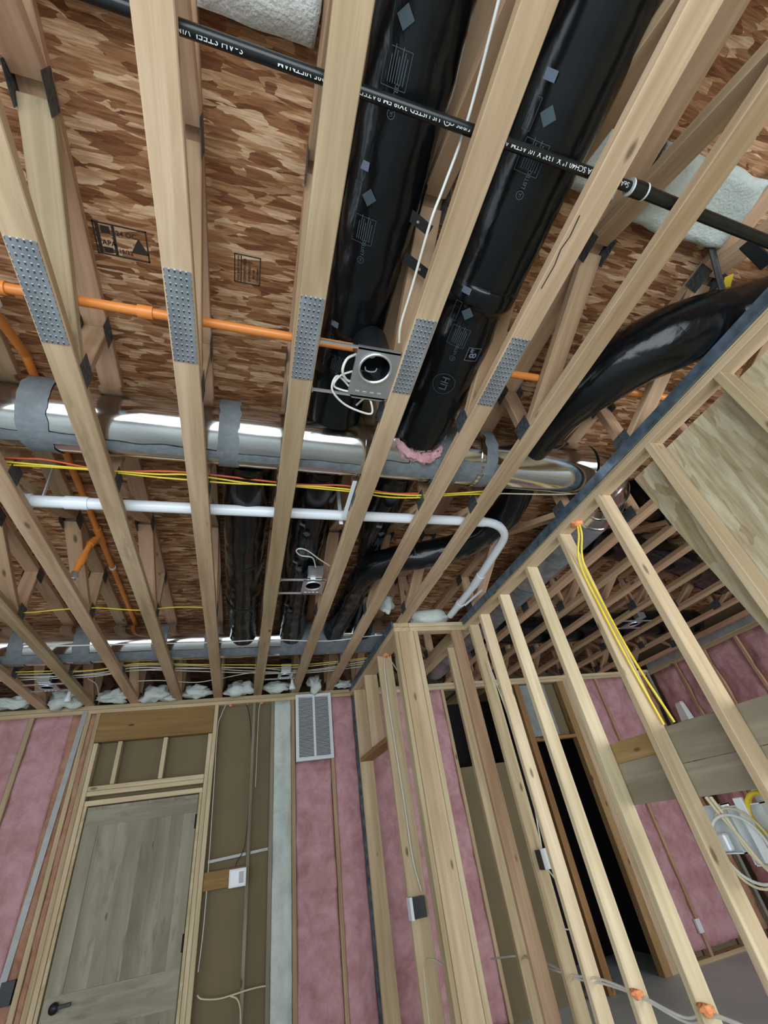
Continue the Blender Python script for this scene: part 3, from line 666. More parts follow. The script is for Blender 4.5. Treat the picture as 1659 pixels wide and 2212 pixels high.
# white drain pipe
VZ = 2.984; VR = .0298
pts = [Vector((-1.04, 1.975, VZ)), Vector((1.43, 1.945, VZ))]
for k in range(1, 9):
    a = k / 9 * math.pi / 2; pts.append(Vector((1.43 + .25 * math.sin(a), 1.945 + .25 * (1 - math.cos(a)), VZ)))
pts += [Vector((1.685, 2.2, VZ)), Vector((1.75, 2.75, VZ)), Vector((1.775, 3.36, VZ))]
dp = empty('drain_pipe', (.3, 1.96, VZ), 'white plastic drain pipe crossing under the yellow cables and bending back towards the wall', 'pipe')
tube('pipe', pts, VR, M['pvc'], dp, seg=28)
tube('end_cap', [(-1.075, 1.975, VZ), (-1.04, 1.975, VZ)], .038, M['pvc'], dp, seg=28)
tube('coupling', [(-.90, 1.973, VZ), (-.80, 1.972, VZ)], .034, M['pvc'], dp, seg=28)
tube('coupling', [(1.36, 1.946, VZ), (1.43, 1.945, VZ)], .033, M['pvc'], dp, seg=28)
tube('coupling', [(1.735, 2.62, VZ), (1.752, 2.78, VZ)], .034, M['pvc'], dp, seg=28)
poly_obj('printed_marks', merge_poly(frame_poly(-.09, .09, -.04, .045, .002), *[rect_poly(-.08 + .05 * (k % 3), -.04 + .05 * (k % 3), -.03 + .012 * (k // 3), -.024 + .012 * (k // 3)) for k in range(15)]), lambda u, v: Vector((1.28 + u, 2.41 - u * .55 + v, 3.045 - .101 * math.cos(v / .1))), M['print_blue'], f6)
h1 = empty('pipe_hanger', (-1.0, 1.97, 3.0), 'white pipe hanger beside the capped end of the white drain pipe', 'pipe hanger')
board('hanger_rail', (-1.0, 1.97, 3.0), (-1.04, 2.02, 3.27), .018, .006, (0, 1, 0), M['white'], h1, bev=0)
h2 = empty('pipe_hanger', (.50, 1.9, 3.0), 'white slotted pipe hanger beside the middle truss, hooked under the white drain pipe', 'pipe hanger')
board('hanger_rail', (.497, 1.93, 2.948), (.50, 1.63, 2.962), .022, .004, (1, 0, 0), M['white'], h2, bev=0)
board('hanger_rail', (.494, 1.995, 2.948), (.494, 1.995, 3.26), .022, .004, (1, 0, 0), M['white'], h2, bev=0)
h3 = empty('pipe_hanger', (1.78, 3.2, 2.98), 'white ring hanger with a long arm on the drain pipe behind the closet plate', 'pipe hanger')
tube('ring', [(1.768, 3.10, VZ), (1.769, 3.14, VZ)], .037, M['pvc'], h3, seg=20)
board('arm', (1.80, 3.1, 2.96), (1.86, 2.86, 2.98), .02, .006, (0, 0, 1), M['white'], h3, bev=0)

# ------------------------------------------------------------------ recessed lights
PARTS = {}
def can_light(loc, label, s=1.0, bars=True, bulb=False, ch_=.15, jbox=True, xr=(-.16, .08)):
    x, y, z = loc; t = empty('recessed_light', loc, label, 'light fixture', 'recessed light housings')
    hr = .055 * s; bm = bmesh.new(); n = 32; o, i_, o2, i2 = [], [], [], []
    X0, X1, Y0, Y1_ = -.075 * s, .08 * s, -.075 * s, .135 * s
    for k in range(n):
        a = 2 * math.pi * k / n; c, s_ = math.cos(a), math.sin(a)
        f = min((X1 if c > 0 else X0) / c if abs(c) > 1e-6 else 9, (Y1_ if s_ > 0 else Y0) / s_ if abs(s_) > 1e-6 else 9)
        o.append(bm.verts.new((c * f, s_ * f, 0))); i_.append(bm.verts.new((c * hr, s_ * hr, 0))); o2.append(bm.verts.new((c * f, s_ * f, .012))); i2.append(bm.verts.new((c * hr, s_ * hr, .012)))
    for k in range(n):
        j = (k + 1) % n
        bm.faces.new((o[k], o[j], i_[j], i_[k])); bm.faces.new((o2[k], i2[k], i2[j], o2[j])); bm.faces.new((o[k], o2[k], o2[j], o[j])); bm.faces.new((i_[k], i_[j], i2[j], i2[k]))
    mp_ = link('mounting_plate', bm_mesh(bm), M['galv'], t)
    link('trim_ring', lathe_mesh([(hr + .006, -.001), (hr + .006, -.008), (hr - .002, -.008), (hr - .002, .03)], 40), M['galv_bright'], t, smooth=True)
    link('can', lathe_mesh([(hr - .004, 0), (hr - .004, .11 * s), (.02, .15 * s), (.001, .15 * s)], 40), M['dark_mirror'], t, smooth=True)
    ch = link('can_shell', lathe_mesh([(hr + .012, .012), (hr + .012, ch_), (hr + .006, ch_ + .006), (.001, ch_ + .006)], 40), M['black_box'], t, smooth=True)
    k = link('lamp_socket', lathe_mesh([(.001, .085 * s), (.014 * s, .085 * s), (.018 * s, .095 * s), (.018 * s, .13 * s)], 20), M['white'], t, smooth=True)
    if bars:
        for yy in (-.068 * s, .125 * s):
            hb = board('hanger_bar', Vector(loc) + Vector((xr[0], yy, .006)), Vector(loc) + Vector((xr[1], yy, .006)), .012, .008, (0, 0, 1), M['galv_bright'], t, bev=0)
            board('bar_foot', Vector(loc) + Vector((xr[0], yy, -.006)), Vector(loc) + Vector((xr[0], yy, .022)), .014, .003, (0, 1, 0), M['galv_bright'], hb, bev=0)
    if jbox: jb = box('junction_box', x - .05 * s, x + .05 * s, y - .15 * s, y - .085 * s, z + .012, z + .07, M['galv'], t)
    for q in range(4):
        box('knockout', x - .05 * s + q * .028 * s, x - .035 * s + q * .028 * s, y + .1 * s, y + .106 * s, z - .002, z, M['galv_bright'], mp_)
    PARTS[t.name] = (jb if jbox else None, k)
    return t
L1 = can_light((.425, .925, 2.921), 'large recessed light housing with open can and looped white cable', 1.12, ch_=.19, jbox=False, xr=(-.228, .085))
tube('clamp_spring', [Vector((.40, .96, 2.98)), Vector((.405, .975, 2.98)), Vector((.425, .98, 2.98)), Vector((.445, .975, 2.98)), Vector((.45, .96, 2.98))], .003, M['white'], L1, sm=4)
L2 = can_light((.425, 2.70, 2.925), 'small recessed light housing with a white labelled junction box under black ducts', 1.0, xr=(-.228, .085))
board('wattage_label', (.395, 2.61, 2.935), (.43, 2.61, 2.935), .03, .001, (0, 0, 1), M['white'], PARTS[L2.name][0], bev=0)
L3 = can_light((-1.68, 4.60, 2.925), 'recessed light housing over the plate at the lower left, loose bulb holder hanging from it', .95, xr=(-.16, .16))
L4 = can_light((.40, 4.62, 2.925), 'recessed light housing above the vent grille with a white lamp hanging out', .95, xr=(-.2, .11))
L5 = can_light((4.02, 3.52, 2.925), 'recessed light housing between trusses of the room beyond the partition', 1.0, xr=(-.22, .2))
lb = link('hanging_bulb', lathe_mesh([(.001, 0), (.03, .002), (.034, .012), (.022, .05), (.014, .07), (.014, .12), (.001, .12)], 20), M['white'], PARTS[L4.name][1], smooth=True); lb.location = (.09, .19, -.09)
lb = link('hanging_bulb', lathe_mesh([(.001, 0), (.024, .002), (.028, .02), (.018, .05), (.018, .12), (.001, .12)], 20), M['white'], PARTS[L3.name][1], smooth=True); lb.location = (.12, .2, -.08)

# ------------------------------------------------------------------ cables
def cable(label, pts, mat, r=.0045, group=None, sm=6, flat=1.0, name='cable'):
    return tube(name, pts, r, M[mat], None, seg=8, sm=sm, flat=flat, label=label, cat='cable', group=group)
A = lambda u, v, z: at(u, v, z=z)
cable('white cable hanging slack along the truss right of the first black duct', [A(1090, -60, 2.99), A(1070, 30, 2.99), A(1010, 260, 2.99), A(960, 400, 2.97), A(930, 480, 2.95), A(890, 620, 2.95), A(866, 700, 2.94), A(862, 740, 2.94)], 'cable_white', .0045)
cable('thick white cable loop at the left of the large recessed light', [A(770, 765, 2.95), A(750, 775, 2.94), A(740, 800, 2.92), A(748, 820, 2.93), A(765, 826, 2.94)], 'cable_white', .0055)
cable('white cable making two slack loops below the large recessed light', [A(768, 800, 2.95), A(735, 812, 2.94), A(722, 835, 2.93), A(760, 845, 2.93), A(730, 812, 2.95), A(717, 840, 2.92), A(740, 870, 2.91), A(775, 888, 2.90), A(803, 893, 2.90), A(800, 865, 2.93), A(788, 860, 2.96), A(770, 875, 2.99)], 'cable_white', .0045)
cable('white cable looping up from the small recessed light', [A(682, 1225, 2.97), A(675, 1205, 2.95), A(650, 1200, 2.94), A(640, 1190, 2.94), A(648, 1185, 2.94), A(665, 1190, 2.94), A(690, 1208, 2.95), A(712, 1222, 2.96)], 'cable_white', .0045)
g = 'cables strung below the shiny duct'
zc = 2.975
cable('upper yellow cable of the run below the shiny duct', [A(-60, 990, zc), A(40, 1000, zc), A(180, 1012, zc), A(330, 1024, zc), A(400, 1025, zc), A(470, 1034, zc), A(560, 1046, zc), A(700, 1052, zc), A(830, 1066, zc), A(900, 1070, zc), A(980, 1066, zc), A(1060, 1060, zc)], 'cable_yellow', .0045, g)
cable('lower yellow cable of the run below the shiny duct', [A(-60, 1003, zc), A(40, 1005, zc), A(185, 1014, zc), A(330, 1030, zc), A(400, 1036, zc), A(500, 1044, zc), A(600, 1048, zc), A(760, 1062, zc), A(830, 1073, zc), A(900, 1075, zc), A(1000, 1068, zc), A(1080, 1068, zc)], 'cable_yellow', .0045, g)
cable('orange red cable above the yellow ones below the shiny duct', [A(-60, 984, 3.0), A(40, 990, 3.0), A(100, 993, 3.0), A(190, 1010, 3.0), A(260, 1018, 3.0), A(400, 1020, 3.0), A(640, 1046, 3.0), A(745, 1049, 3.0), A(840, 1065, 3.0), A(905, 1066, 3.0)], 'cable_red', .005, g)
cable('cream cable hugging the shiny duct between the last trusses', [A(900, 1072, 3.0), A(1010, 1066, 2.99), A(1080, 1066, 2.98), A(1190, 1068, 2.97), A(1260, 1066, 2.97)], 'cable_cream', .004)
cable('pair of cream cables running up over the far end of the shiny duct', [A(1218, 950, 3.25), A(1250, 918, 3.2), A(1290, 885, 3.2), A(1318, 850, 3.2)], 'cable_cream', .004)
cable('yellow cable strung low between the webs at the left', [A(-20, 1325, 2.97), A(60, 1323, 2.97), A(140, 1316, 2.97), A(210, 1313, 2.97), A(300, 1318, 2.97), A(370, 1312, 2.97), A(432, 1312, 2.97), A(470, 1318, 2.97)], 'cable_yellow', .004)
cable('thin white cable stretched along under the dark duct', [A(100, 1396, 2.94), A(300, 1391, 2.94), A(450, 1388, 2.94), A(580, 1382, 2.94), A(650, 1384, 2.93), A(720, 1384, 2.93), A(790, 1375, 2.94), A(840, 1370, 2.94)], 'cable_white', .005)
g = 'cables bundled above the back wall plate'
for i, (dv, m, lab) in enumerate(((0, 'cable_yellow', 'topmost yellow cable of the bundle above the back wall plate'), (4, 'cable_cream', 'second cable of the bundle above the back wall plate'), (8, 'cable_white', 'white cable in the middle of the bundle above the back wall plate'), (12, 'cable_cream', 'fourth cable of the bundle above the back wall plate'), (17, 'cable_white', 'lowest white cable of the bundle above the back wall plate'))):
    jj = [R.uniform(-3, 3) for _ in range(8)]
    cable(lab, [A(-20, 1455 + dv + jj[0], 2.975), A(90, 1452 + dv + jj[1], 2.97), A(200, 1447 + dv + jj[2], 2.97), A(300, 1436 + dv * .8 + jj[3], 2.97), A(420, 1435 + dv * .8 + jj[4], 2.97), A(540, 1437 + dv + jj[5], 2.97), A(660, 1438 + dv + jj[6], 2.97), A(800, 1420 + dv + jj[7], 2.97)], m, .0045, g)
cable('thin white cable sagging behind the two middle trusses above the plate', [A(298, 1471, 2.97), A(350, 1470, 2.96), A(420, 1474, 2.96), A(470, 1467, 2.97), A(560, 1452, 2.97), A(650, 1462, 2.96)], 'cable_white', .004)
cable('white cable arching down from the bundle to the plate left of the header', [A(190, 1466, 2.97), A(208, 1478, 2.96), A(213, 1500, 2.94), A(214, 1518, 2.93)], 'cable_white', .004)

# ------------------------------------------------------------------ loose insulation
def wool_batt(x0, x1, y0, y1, z, lab, mat='cream_wool', t=.06, seed=1, group=None):
    bm = bmesh.new(); nx, ny = 22, 22; g_ = []
    for i in range(nx + 1):
        row = []
        for j in range(ny + 1):
            x = x0 + (x1 - x0) * i / nx; y = y0 + (y1 - y0) * j / ny; e = min(i, nx - i, j, ny - j) / 3; e = min(1, e)
            row.append(bm.verts.new((x + .012 * noise.noise(Vector((x * 9, y * 9, seed))), y + .012 * noise.noise(Vector((y * 9, x * 9, seed + 4))), z - t * .5 * math.sqrt(e) + .022 * noise.noise(Vector((x * 7, y * 7, seed + 8))))))
        g_.append(row)
    for i in range(nx):
        for j in range(ny): bm.faces.new((g_[i][j], g_[i + 1][j], g_[i + 1][j + 1], g_[i][j + 1]))
    r = bmesh.ops.extrude_face_region(bm, geom=bm.faces[:])
    for v in r['geom']:
        if isinstance(v, bmesh.types.BMVert): v.co.z = z + .03
    return link('insulation_batt', bm_mesh(bm), M[mat], smooth=True, label=lab, cat='insulation', group=group)
wool_batt(-.215, .095, -1.6, .16, 3.262, 'bright white insulation batt above the lettered steel pipe, between two trusses at the top', seed=2)
wool_batt(-.615, -.32, -1.6, .205, 3.262, 'white insulation batt at the top left, only its ragged edge showing over the steel pipe', seed=5)
wool_batt(1.01, 1.24, .08, .27, 3.26, 'pale insulation tuft just behind the steel pipe, in the bay of its coupling', seed=8, mat='white_wool')
wool_batt(1.345, 1.86, .06, .31, 3.26, 'wide pale insulation batt above the steel pipe next to the partition truss', seed=9, mat='white_wool')
wool_batt(.47, .512, -.4, .2, 3.26, 'narrow strip of white insulation between the first black duct and its truss', seed=12, mat='white_wool')
blobs = [(-2.07, 'pale insulation wad on the back wall plate at the far left edge'), (-1.70, 'pale insulation wad on the back wall plate under the left recessed light'), (-1.27, 'wide pale insulation wad on the plate above the left end of the header'),
         (-.86, 'pale insulation wad on the plate above the middle of the header'), (-.48, 'pale insulation wad folded upright on the plate above the right end of the header'), (-.03, 'pale insulation wad on the plate left of the vent grille'), (.36, 'pale insulation wad on the plate directly above the white insulation strip'), (.78, 'small pale insulation wad on the plate above the vent grille')]
for i, (x, lab) in enumerate(blobs):
    lump('insulation_wad', (x, 5.12, 2.965), .145 if i != 7 else .07, .07, .055 + .03 * (i % 2), M['white_wool'], i * 3.1, .75, label=lab, cat='insulation', group='pale insulation wads on the back wall plate')
lump('insulation_wad', (1.10, 5.06, 2.93), .10, .05, .045, M['white_wool'], 40, .6, label='torn white insulation scrap on the plate at the room corner, right of the vent grille', cat='insulation')
lump('insulation_wad', (1.57, 3.40, 2.985), .19, .09, .075, M['white_wool'], 44, .3, label='pale green insulation bundle on top of the closet plate beside the drain pipe', cat='insulation')
lump('insulation_wad', (1.12, 3.2, 3.03), .06, .06, .08, M['white_wool'], 47, .4, label='small white insulation tuft between trusses left of the closet plate', cat='insulation')
lump('insulation_wad', (2.55, 4.25, 3.0), .05, .1, .08, M['white_wool'], 51, .4, label='white insulation tuft beside the grey duct beyond the partition', cat='insulation')

# ------------------------------------------------------------------ framing helpers
def stud(x0, x1, y0, y1, z0, z1, lab, mat='stud', cat='stud', name='wall_stud', group=None):
    """vertical timber; its wide side follows the larger of its two plan sizes"""
    xc, yc = (x0 + x1) / 2, (y0 + y1) / 2; dx, dy = x1 - x0, y1 - y0
    if dx >= dy: w, t_, wd = dx, dy, (1, 0, 0)
    else: w, t_, wd = dy, dx, (0, 1, 0)
    return board(name, (xc, yc, z0), (xc, yc, z1), w, t_, wd, M[mat], None, .003, label=lab, cat=cat, group=group)
def plate_x(x0, x1, y0, y1, z0, z1, lab, mat='stud', name='wall_plate', cat='plate', group=None):
    return board(name, (x0, (y0 + y1) / 2, (z0 + z1) / 2), (x1, (y0 + y1) / 2, (z0 + z1) / 2), y1 - y0, z1 - z0, (0, 1, 0), M[mat], None, .003, label=lab, cat=cat, group=group)
def plate_y(y0, y1, x0, x1, z0, z1, lab, mat='stud', name='wall_plate', cat='plate', group=None):
    return board(name, ((x0 + x1) / 2, y0, (z0 + z1) / 2), ((x0 + x1) / 2, y1, (z0 + z1) / 2), x1 - x0, z1 - z0, (1, 0, 0), M[mat], None, .003, label=lab, cat=cat, group=group)
def batt_x(x0, x1, z0, z1, y, lab, mat='pink', seed=1, depth=.08, group='pink insulation batts between the back wall studs'):
    """fibreglass filling a bay of a wall that faces -y"""
    bm = bmesh.new(); nx, nz = 14, max(12, int((z1 - z0) / .06)); g_ = []
    for i in range(nx + 1):
        row = []
        for j in range(nz + 1):
            x = x0 + (x1 - x0) * i / nx; z = z0 + (z1 - z0) * j / nz; e = min(1, min(i, nx - i) / 3, min(j, nz - j) / 2)
            row.append(bm.verts.new((x, y + .012 * (1 - e) - .004 + .028 * noise.noise(Vector((x * 5, z * 3.2, seed))) + .012 * noise.noise(Vector((x * 16, z * 12, seed))), z)))
        g_.append(row)
    for i in range(nx):
        for j in range(nz): bm.faces.new((g_[i][j], g_[i][j + 1], g_[i + 1][j + 1], g_[i + 1][j]))
    r = bmesh.ops.extrude_face_region(bm, geom=bm.faces[:])
    for v in r['geom']:
        if isinstance(v, bmesh.types.BMVert): v.co.y = y + depth
    return link('insulation_batt', bm_mesh(bm), M[mat], smooth=True, label=lab, cat='insulation', group=group)
def batt_y(y0, y1, z0, z1, x, lab, mat='pink', seed=1, depth=.08, group='pink insulation batts on the far right wall'):
    bm = bmesh.new(); ny, nz = 14, max(12, int((z1 - z0) / .06)); g_ = []
    for i in range(ny + 1):
        row = []
        for j in range(nz + 1):
            y = y0 + (y1 - y0) * i / ny; z = z0 + (z1 - z0) * j / nz; e = min(1, min(i, ny - i) / 3, min(j, nz - j) / 2)
            row.append(bm.verts.new((x + .015 * (1 - e) - .004 + .04 * noise.noise(Vector((y * 4, z * 3.2, seed))) + .016 * noise.noise(Vector((y * 14, z * 12, seed))), y, z)))
        g_.append(row)
    for i in range(ny):
        for j in range(nz): bm.faces.new((g_[i][j], g_[i + 1][j], g_[i + 1][j + 1], g_[i][j + 1]))
    r = bmesh.ops.extrude_face_region(bm, geom=bm.faces[:])
    for v in r['geom']:
        if isinstance(v, bmesh.types.BMVert): v.co.x = x + depth
    return link('insulation_batt', bm_mesh(bm), M[mat], smooth=True, label=lab, cat='insulation', group=group)

# ------------------------------------------------------------------ back wall, left room
Y0, Y1w = YF, YF + .089
GS = 'studs of the back wall'
plate_x(-3.9, 1.36, Y0, Y1w, 2.873, 2.91, 'upper timber top plate of the back wall, carrying the truss ends')
plate_x(-3.9, 1.36, Y0, Y1w, 2.834, 2.871, 'lower timber top plate of the back wall, over the door header')
plate_x(-3.9, -1.38, Y0, Y1w, 0, .038, 'timber bottom plate of the back wall left of the door')
plate_x(-.2, 2.4, Y0, Y1w, 0, .038, 'timber bottom plate of the back wall right of the door')
zt_ = 2.834
stud(-2.38, -2.342, Y0, Y1w, .038, zt_, 'back wall stud beyond the pink batt at the far left', group=GS)
stud(-1.965, -1.925, Y0, Y1w, .038, zt_, 'back wall stud between the two pink batts at the left edge', group=GS)
stud(-1.485, -1.447, Y0, Y1w, .038, zt_, 'back wall stud behind the grey strip left of the door', group=GS)
batt_x(-2.34, -1.967, .04, zt_, Y0 + .012, 'pale pink insulation batt cut by the left edge of the photo', seed=3)
batt_x(-1.923, -1.60, .04, zt_, Y0 + .012, 'deep pink insulation batt left of the grey strip', seed=6)
batt_x(-1.60, -1.487, .04, zt_, Y0 + .012, 'brownish sliver of insulation right beside the grey strip', mat='pink_brown', seed=8)
batt_x(-1.447, -1.40, .04, zt_, Y0 + .012, 'dusty brown insulation strip between the grey strip and the door stud', mat='pink_brown', seed=9)
board('corner_strip', (-1.50, Y0 - .005, 2.86), (-1.575, Y0 - .005, .9), .045, .006, (1, 0, 0), M['strip_grey'], None, bev=0, label='long grey strip leaning over the insulation left of the door', cat='strip')
stud(-1.40, -1.362, Y0, Y1w, .0, zt_, 'king stud at the left side of the door header', group=GS)
stud(-1.360, -1.322, Y0, Y1w, .0, 2.56, 'jack stud under the left end of the door header', mat='stud_pale', group=GS)
board('header_beam', (-1.36, Y0 + .04, 2.70), (-.29, Y0 + .04, 2.70), .265, .08, (0, 0, 1), M['header'], None, label='wide dark brown timber header over the door opening', cat='header')
stud(-1.15, -1.112, Y0, Y1w, 2.20, 2.56, 'left cripple stud between door header and the boards over the door', mat='stud_pale', group='cripple studs over the door')
stud(-.745, -.707, Y0, Y1w, 2.20, 2.56, 'right cripple stud between door header and the boards over the door', mat='stud_pale', group='cripple studs over the door')
stud(-.327, -.29, Y0, Y1w, .0, 2.56, 'jack stud under the right end of the door header', mat='stud_pale', group=GS)
stud(-.288, -.25, Y0, Y1w, .0, zt_, 'king stud at the right side of the door', mat='stud_pale', group=GS)
plate_x(-1.32, -.33, Y0, Y1w, 2.16, 2.197, 'upper of two boards lying over the door', mat='stud_pale')
plate_x(-1.32, -.33, Y0, Y1w, 2.121, 2.158, 'lower of two boards lying over the door', mat='stud_pale')
# door
box('trim_1', -1.32, -.33, Y0 + .01, Y0 + .075, 2.045, 2.085, M['stud_pale'], kind='structure', bev=.002)
box('trim_2', -1.32, -1.295, Y0 + .01, Y0 + .075, 0, 2.045, M['stud_pale'], kind='structure', bev=.002)
box('trim_3', -.355, -.33, Y0 + .01, Y0 + .075, 0, 2.045, M['stud_pale'], kind='structure', bev=.002)
dr = bpy.data.objects.new('door_1', None); C.objects.link(dr); dr.location = (-.83, Y0 + .05, 0); dr['kind'] = 'structure'
xs = [-1.29, -1.17, -1.02, -.92, -.80, -.70, -.58, -.47, -.36]
for i in range(8):
    board('plank', ((xs[i] + xs[i + 1]) / 2, Y0 + .055, .01), ((xs[i] + xs[i + 1]) / 2, Y0 + .055, 2.035), xs[i + 1] - xs[i], .035, (1, 0, 0), M['door'], dr, bev=.0008)
board('rail', (-1.28, Y0 + .034, 1.95), (-.365, Y0 + .034, 1.95), .12, .008, (0, 0, 1), M['door'], dr, bev=.001)
board('rail', (-1.28, Y0 + .034, .75), (-.365, Y0 + .034, .75), .22, .008, (0, 0, 1), M['door'], dr, bev=.001)
board('stile', (-.42, Y0 + .034, .01), (-.42, Y0 + .034, 2.03), .11, .007, (1, 0, 0), M['door'], dr, bev=.001)
board('stile', (-1.23, Y0 + .034, .01), (-1.23, Y0 + .034, 2.03), .11, .007, (1, 0, 0), M['door'], dr, bev=.001)
for z in (1.82, 1.0): box('hinge', -.372, -.352, Y0 + .018, Y0 + .032, z - .055, z + .055, M['dark'], dr)
lk = at(112, 2195, y=Y0 + .0)
lathe = link('door_knob', lathe_mesh([(.001, 0), (.03, .004), (.034, .02), (.02, .04), (.012, .05), (.012, .06)], 20), M['black_box'], dr, smooth=True); lathe.rotation_euler = (math.radians(-90), 0, 0); lathe.location = local(dr, Vector((-1.2, Y0 - .03, .80)))
lev = board('door_lever', (-1.2, Y0 - .02, .8), (-1.09, Y0 - .02, .805), .022, .012, (0, 0, 1), M['black_box'], dr)
# bays right of the door
stud(.30, .335, Y0, Y1w, .038, zt_, 'grey faced stud at the left side of the white insulation strip', mat='ply', group=GS)
batt_x(.338, .515, .04, zt_, Y0 + .0, 'tall strip of white insulation left of the vent grille', mat='white_wool', seed=21, group=None)
stud(.518, .556, Y0, Y1w, .038, zt_, 'narrow stud between white insulation and the vent grille', mat='web', group=GS)
batt_x(.558, .93, .04, 2.21, Y0 + .012, 'wide pink insulation batt below the vent grille', seed=25)
stud(.935, .972, Y0, Y1w, .038, zt_, 'stud right of the vent grille between two pink batts', mat='web', group=GS)
batt_x(.975, 1.215, .04, zt_, Y0 + .005, 'narrow pink insulation batt in the room corner', seed=29)
cd = stud(.105, .135, Y0 - .0, Y0 + .03, .04, zt_, 'thin grey conduit stud running up the brown board right of the door', mat='ply', name='conduit_strip', cat='conduit')
board('cross_strap', (-.225, Y0 + .03, 1.50), (.10, Y0 + .03, 1.515), .022, .004, (0, 0, 1), M['strip_grey'], None, bev=0, label='thin pale horizontal strap on the brown board left of the conduit', cat='strap')
board('cross_strap', (.14, Y0 + .03, 1.517), (.298, Y0 + .03, 1.525), .022, .004, (0, 0, 1), M['strip_grey'], None, bev=0, label='thin pale horizontal strap on the brown board right of the conduit', cat='strap')
board('wood_block', (-.248, Y0 + .035, 1.365), (.103, Y0 + .035, 1.365), .13, .038, (0, 0, 1), M['header'], None, label='short brown timber block holding the white box right of the door', cat='block')
wb = empty('control_box', (.04, Y0, 1.355), 'square white plastic box with a glossy face on the brown block', 'box')
box('bezel', -.035, .112, Y0 - .03, Y0 + .014, 1.29, 1.42, M['white'], wb, bev=.004)
scr = box('screen', -.018, .096, Y0 - .033, Y0 - .029, 1.305, 1.405, M['pvc'], wb); box('inner_panel', .05, .09, Y0 - .035, Y0 - .032, 1.315, 1.395, M['strip_grey'], scr)
ob = empty('outlet_box', (-1.53, Y0, .95), 'dark outlet box in the insulation at the lower left edge', 'box'); box('box_body', -1.575, -1.49, Y0 - .02, Y0 + .03, .87, 1.0, M['black_box'], ob); 
wp = empty('white_cover', (-1.70, Y0, .92), 'white cover plate at the lower left edge beside the dark outlet box', 'cover'); box('plate_body', -1.76, -1.62, Y0 - .03, Y0, .80, .97, M['white'], wp, bev=.004)
# cables on the brown board
B = lambda u, v, y=Y0 + .02: at(u, v, y=y)
cable('white cable falling from the left foam hole beside the door stud', [B(488, 1522), B(478, 1545), B(470, 1575), B(462, 1700), B(452, 1850), B(440, 2000), B(428, 2100)], 'cable_white', .004)
cable('dark cable curving down to the conduit from the middle foam hole', [B(530, 1517), B(538, 1540), B(543, 1600), B(540, 1700), B(530, 1820), B(512, 1862), B(508, 1876)], 'black_box', .004)
cable('thin white cable from the right foam hole hugging the conduit', [B(568, 1512), B(560, 1530), B(556, 1600), B(552, 1700)], 'cable_white', .003)
cable('white cable looping low across the brown board to the conduit', [B(426, 2150, Y0 - .01), B(436, 2158, Y0 - .01), B(470, 2158, Y0 - .01), B(500, 2150, Y0 - .01), B(530, 2140, Y0 - .01), B(560, 2132, Y0 + .0), B(582, 2129, Y0 + .01)], 'cable_cream', .006)
cable('white cable turning down beside the conduit at the bottom', [B(498, 2152, Y0 - .01), B(512, 2158, Y0 - .01), B(519, 2180, Y0 - .01), B(521, 2230, Y0 - .01)], 'cable_cream', .006)
def foam(p, lab, s=1.0, grp='orange fire foam plugs under the plates'):
    return lump('foam_plug', p, .022 * s, .022 * s, .014 * s, M['foam'], p[0] * 7, .6, sub=3, label=lab, cat='foam plug', group=grp)
foam((-.13, Y0 + .03, 2.828), 'orange foam plug under the back wall plate, left of three right of the header', .9)
foam((.04, Y0 + .03, 2.828), 'orange foam plug under the back wall plate, middle of three right of the header', .6)
foam((.20, Y0 + .03, 2.828), 'orange foam plug under the back wall plate, right of three left of the white insulation', .7)
# vent grille
vg = empty('vent_grille', (.765, Y0, 2.54), 'white louvred return air grille high on the back wall', 'vent')
gx0, gx1, gz0, gz1 = .562, .962, 2.205, 2.872; gy = Y0 - .05
bm = bmesh.new(); fw = .032
for r_ in ((gx0, gx0 + fw, gz0, gz1), (gx1 - fw, gx1, gz0, gz1), (gx0 + fw, gx1 - fw, gz0, gz0 + fw), (gx0 + fw, gx1 - fw, gz1 - fw, gz1)): bbox(bm, r_[0] - .765, r_[1] - .765, gy - Y0, gy - Y0 + .045, r_[2] - 2.54, r_[3] - 2.54, .002)
link('frame', bm_mesh(bm), M['white'], vg)
box('centre_bar', .752, .774, gy + .002, gy + .03, gz0 + fw, gz1 - fw, M['white'], vg)
bm = bmesh.new(); nl = 46
for i in range(nl):
    z = gz0 + fw + (gz1 - gz0 - 2 * fw) * (i + .5) / nl - 2.54
    for a, b_ in ((gx0 + fw, .752), (.774, gx1 - fw)):
        vs = bbox(bm, a - .765, b_ - .765, -.011, .011, -.0022, .0022)
        for v in vs:
            yy, zz = v.co.y, v.co.z; c_, s_ = math.cos(.21), math.sin(.21); v.co.y = yy * c_ - zz * s_ + gy - Y0 + .015; v.co.z = yy * s_ + zz * c_ + z
link('louvres', bm_mesh(bm), M['white'], vg)
box('gap_shade_panel', gx0 + fw, gx1 - fw, gy + .035, gy + .045, gz0 + fw, gz1 - fw, M['black_box'], vg)  # black panel that paints the shade seen between the louvres

